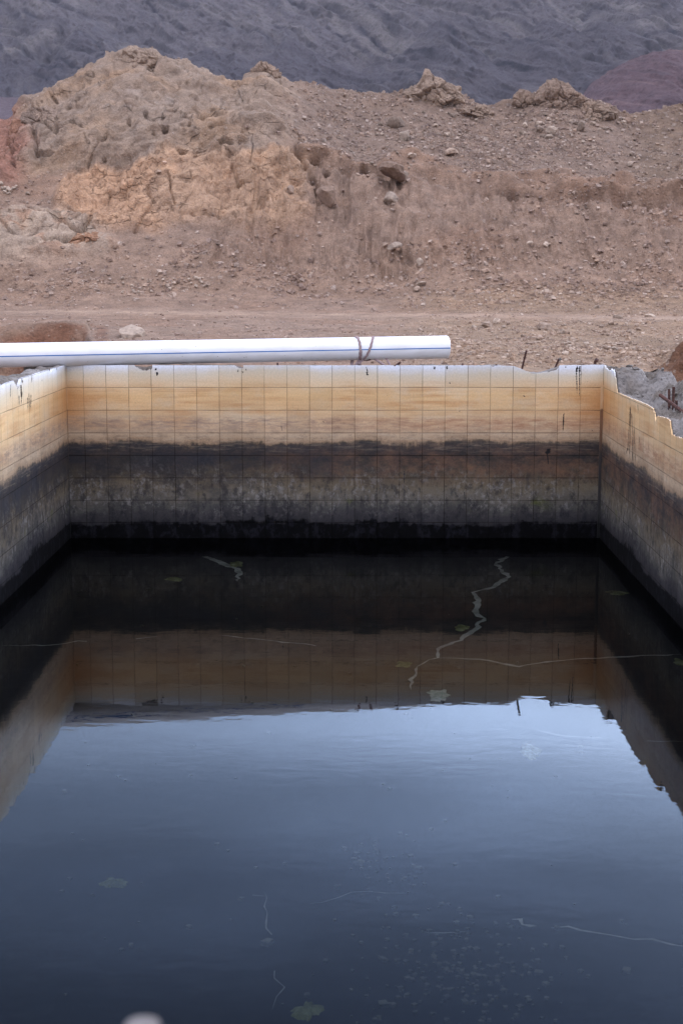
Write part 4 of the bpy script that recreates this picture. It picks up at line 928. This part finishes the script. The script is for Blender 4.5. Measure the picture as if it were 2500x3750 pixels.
# algae on the floor and a few rafts on the surface
def patch(X, Y, wpx, hpx, z, mat, label, seed, name='algae_clump'):
    c = at_z(X, Y, z); e = at_z(X + wpx / 2, Y, z); f = at_z(X, Y - hpx / 2, z); rx = (e - c).length; ry = (f - c).length
    r = np.random.default_rng(seed); nr, na = 8, 48; V_ = [(0, 0, .010)]; F_ = []
    ang = np.arange(na) / na * 2 * math.pi
    rad = 1 + .45 * vn(np.stack([np.cos(ang) * 1.8, np.sin(ang) * 1.8, ang * 0 + seed], 1), seed) + .2 * vn(np.stack([np.cos(ang) * 6, np.sin(ang) * 6, ang * 0 + seed], 1), seed)
    for i in range(1, nr + 1):
        t = i / nr
        for j in range(na): V_.append((rx * rad[j] * t * math.cos(ang[j]), ry * rad[j] * t * math.sin(ang[j]), .010 * (1 - t * t) + .002 + .003 * r.random() * (1 - t)))
    bm = bmesh.new(); vs = [bm.verts.new(v) for v in V_]
    for j in range(na): bm.faces.new((vs[0], vs[1 + j], vs[1 + (j + 1) % na]))
    for i in range(nr - 1):
        for j in range(na): a = 1 + i * na; b = a + na; bm.faces.new((vs[a + j], vs[b + j], vs[b + (j + 1) % na], vs[a + (j + 1) % na]))
    me = bpy.data.meshes.new(name); bm.to_mesh(me); bm.free()
    o = link(name, me, mat); o.location = c; tag(o, label, 'algae', 'algae clumps in the tank'); return o
patch(862, 2068, 46, 18, FZ, M_alg, 'green algae clump under water on the short pale crack near the far wall', 1)
patch(1690, 2302, 60, 18, FZ, M_alg, 'green algae clump beside the winding crack in the middle of the floor', 2)
patch(1478, 2436, 56, 20, FZ, M_alg, 'green algae clump left of the lower end of the winding crack', 3)
patch(2258, 2174, 66, 16, FZ, M_alg, 'flat green algae clump near the foot of the right wall', 4)
patch(2492, 2430, 50, 24, FZ, M_alg, 'green algae clump at the right edge, beside the long pale crack', 5)
patch(640, 2124, 60, 14, FZ, M_alg, 'dull algae smear left of the short pale crack', 6)
patch(1604, 2548, 72, 44, FZ, M_scum, 'pale crusty algae raft below the winding crack, at the edge of the reflected sky', 7)
patch(1942, 2756, 60, 44, FZ, M_scum, 'pale round patch showing faintly in the bright reflected sky', 8)
patch(420, 3238, 78, 42, FZ, M_alg, 'yellow-green algae clump in the dark lower left of the water', 9)
patch(1128, 3708, 110, 56, FZ, M_alg, 'lumpy green algae clump at the bottom edge of the view', 10)
# pebbles on the floor
def floor_pebbles():
    V_, F_ = [], []; r = random.Random(9); cb = [(x, y, z) for x in (-1, 1) for y in (-1, 1) for z in (-1, 1)]
    cf = [[0, 1, 3, 2], [4, 6, 7, 5], [0, 4, 5, 1], [2, 3, 7, 6], [0, 2, 6, 4], [1, 5, 7, 3]]
    for k in range(420):
        if k < 270: X = r.gauss(1680, 190); Y = r.gauss(3560, 120)
        elif k < 330: X = r.gauss(1400, 90); Y = r.gauss(3170, 60)
        else: X = r.uniform(200, 2400); Y = r.uniform(2150, 3700)
        p = at_z(X, Y, FZ + .004); s = r.uniform(.002, .008) * (1.8 if r.random() < .06 else 1); b = len(V_)
        if not (XL + .03 < p.x < 1.58 and 1.2 < p.y < 9.9): continue
        a = r.uniform(0, 6)
        for x, y, z in cb:
            x *= r.uniform(.6, 1.2); y *= r.uniform(.6, 1.2); V_.append((p.x + s * (x * math.cos(a) - y * math.sin(a)), p.y + s * (x * math.sin(a) + y * math.cos(a)), p.z + s * z * .6))
        F_ += [[b + i for i in f] for f in cf]
    return mesh_np('submerged_pebbles', V_, F_)
tag(link('submerged_pebbles', floor_pebbles(), M_peb), 'pale pebbles and grit scattered on the tank floor under the water', 'pebbles', kind='stuff')

# ------------------------------------------------------------------ white pipe on the far wall
PR = .0783
A_ = at_depth(0, 1301, 9.9); B_ = at_depth(1637, 1270.5, 10.60)
dirp = (B_ - A_).normalized(); A0 = A_ - dirp * 1.6
Lp = (B_ - A0).length
pipe = tag(empty('pipe', A0), 'long white plastic pipe with a blue line, lying along the far wall', 'pipe')
side = Vector((0, -1, 0)); side = (side - dirp * side.dot(dirp)).normalized(); upv = dirp.cross(side); upv = upv if upv.z > 0 else -upv
def ring(x, r_, n=64): return [dirp * x + (side * math.cos(2 * math.pi * j / n) + upv * math.sin(2 * math.pi * j / n)) * r_ for j in range(n)]
V_ = []; F_ = []; secs = [(x, PR) for x in np.linspace(0, Lp - .003, 30)] + [(Lp, PR - .002), (Lp, PR - .007), (0, PR - .007), (0, PR)]
for x, r_ in secs: V_ += ring(x, r_)
for k in range(len(secs) - 1):
    for j in range(64): F_.append([k * 64 + j, k * 64 + (j + 1) % 64, (k + 1) * 64 + (j + 1) % 64, (k + 1) * 64 + j])
o = link('body', mesh_np('body', V_, F_, True), M_pipe, pipe)
V_ = []; F_ = []; a0 = R(-2.5)
xs_ = np.linspace(0, Lp, 40)
for k, x in enumerate(xs_):
    for da in (-.04, 0, .04): a = a0 + da; V_.append(dirp * x + (side * math.cos(a) + upv * math.sin(a)) * (PR + .0006))
    if k: b = 3 * k; F_ += [[b - 3, b - 2, b + 1, b], [b - 2, b - 1, b + 2, b + 1]]
link('stripe', mesh_np('stripe', V_, F_), M_blue, pipe)
# cloth ties
def ribbon(paths, name='band'):
    V_, F_ = [], []
    for pts, wv_, th in paths:
        b0 = len(V_); n = len(pts)
        for k, p in enumerate(pts):
            p = Vector(p); t = (Vector(pts[min(k + 1, n - 1)]) - Vector(pts[max(k - 1, 0)])).normalized(); wdt = wv_[k] if isinstance(wv_, list) else wv_
            ax = Vector((1, 0, 0)) - t * t.x; ax.normalize(); nn = t.cross(ax).normalized()
            for sx, sn in ((-1, -.4), (-.5, 1), (0, .55), (.5, 1), (1, -.4), (0, -1)):
                V_.append(p + ax * sx * wdt / 2 + nn * sn * th)
            if k:
                for j in range(6): a = b0 + (k - 1) * 6 + j; a2 = b0 + (k - 1) * 6 + (j + 1) % 6; F_.append([a, a2, a2 + 6, a + 6])
        F_ += [[b0, b0 + 1, b0 + 2, b0 + 5], [b0 + 2, b0 + 3, b0 + 4, b0 + 5]]
    return mesh_np(name, V_, F_, True)
def px_on_pipe(X): return (at_depth(X, 1290, 10.0 + .6 * X / 1637) - A0).dot(dirp)
def wrap(Xtop, Xbot, a_from, a_to, n=28, rr=PR + .004):
    out_ = []
    for k in range(n + 1):
        t = k / n; a = a_from + (a_to - a_from) * t; x = px_on_pipe(Xtop + (Xbot - Xtop) * t) + .0015 * math.sin(k * 1.7)
        out_.append(A0 + dirp * x + (side * math.cos(a) + upv * math.sin(a)) * rr)
    return out_
tie = tag(empty('cloth_tie', at_depth(1310, 1335, 10.41)), 'twisted strip of faded brown cloth tying the white pipe down near its end', 'tie')
T0 = tie.location.copy()
def rel(pts): return [Vector(p) - T0 for p in pts]
bt = at_depth(1310, 1345, 10.39)
p1 = wrap(1300, 1308, R(110), R(-62)); p1b = p1 + [at_depth(1306, 1331, 10.38), at_depth(1300, 1342, 10.39)]
p2 = wrap(1370, 1322, R(110), R(-62)); p2b = p2 + [at_depth(1313, 1331, 10.37), at_depth(1318, 1343, 10.39)]
link('band', ribbon([(rel(p1b), [.026, ] * 8 + [.018] * 12 + [.022] * (len(p1b) - 20), .003)]), M_cloth, tie)
link('band', ribbon([(rel(p2b), [.018] * 10 + [.016] * (len(p2b) - 10), .003)]), M_cloth, tie)
link('band', ribbon([(rel(wrap(1300, 1345, R(110), R(300), 24)), .02, .003)]), M_cloth, tie)
link('tail', ribbon([(rel([at_depth(1362, 1306, 10.46), at_depth(1385, 1322, 10.43), at_depth(1408, 1338, 10.40), at_depth(1420, 1345, 10.41)]), .020, .004)]), M_cloth, tie)
link('tail', ribbon([(rel([at_depth(1412, 1310, 10.46), at_depth(1420, 1322, 10.44), at_depth(1430, 1340, 10.41)]), .015, .004)]), M_cloth, tie)
link('tail', ribbon([(rel([at_depth(1290, 1318, 10.45), at_depth(1288, 1330, 10.42), at_depth(1288, 1342, 10.41)]), .022, .004), (rel([at_depth(1316, 1312, 10.44), at_depth(1318, 1342, 10.41)]), .02, .004)]), M_cloth, tie)

# ------------------------------------------------------------------ haze
hz = bpy.data.meshes.new('haze'); bm = bmesh.new(); bmesh.ops.create_cube(bm, size=1); bm.to_mesh(hz); bm.free()
mh = bpy.data.materials.new('thin dusty air'); mh.use_nodes = True; t_ = mh.node_tree; t_.nodes.clear()
o_ = t_.nodes.new('ShaderNodeOutputMaterial'); pv = t_.nodes.new('ShaderNodeVolumePrincipled'); pv.inputs['Color'].default_value = (.84, .84, .98, 1); pv.inputs['Density'].default_value = .00008
t_.links.new(pv.outputs[0], o_.inputs['Volume'])
ho = link('haze', hz, mh); ho.scale = (18500, 18500, 520); ho.location = (0, 0, 520 / 2 - 8); tag(ho, kind='stuff')
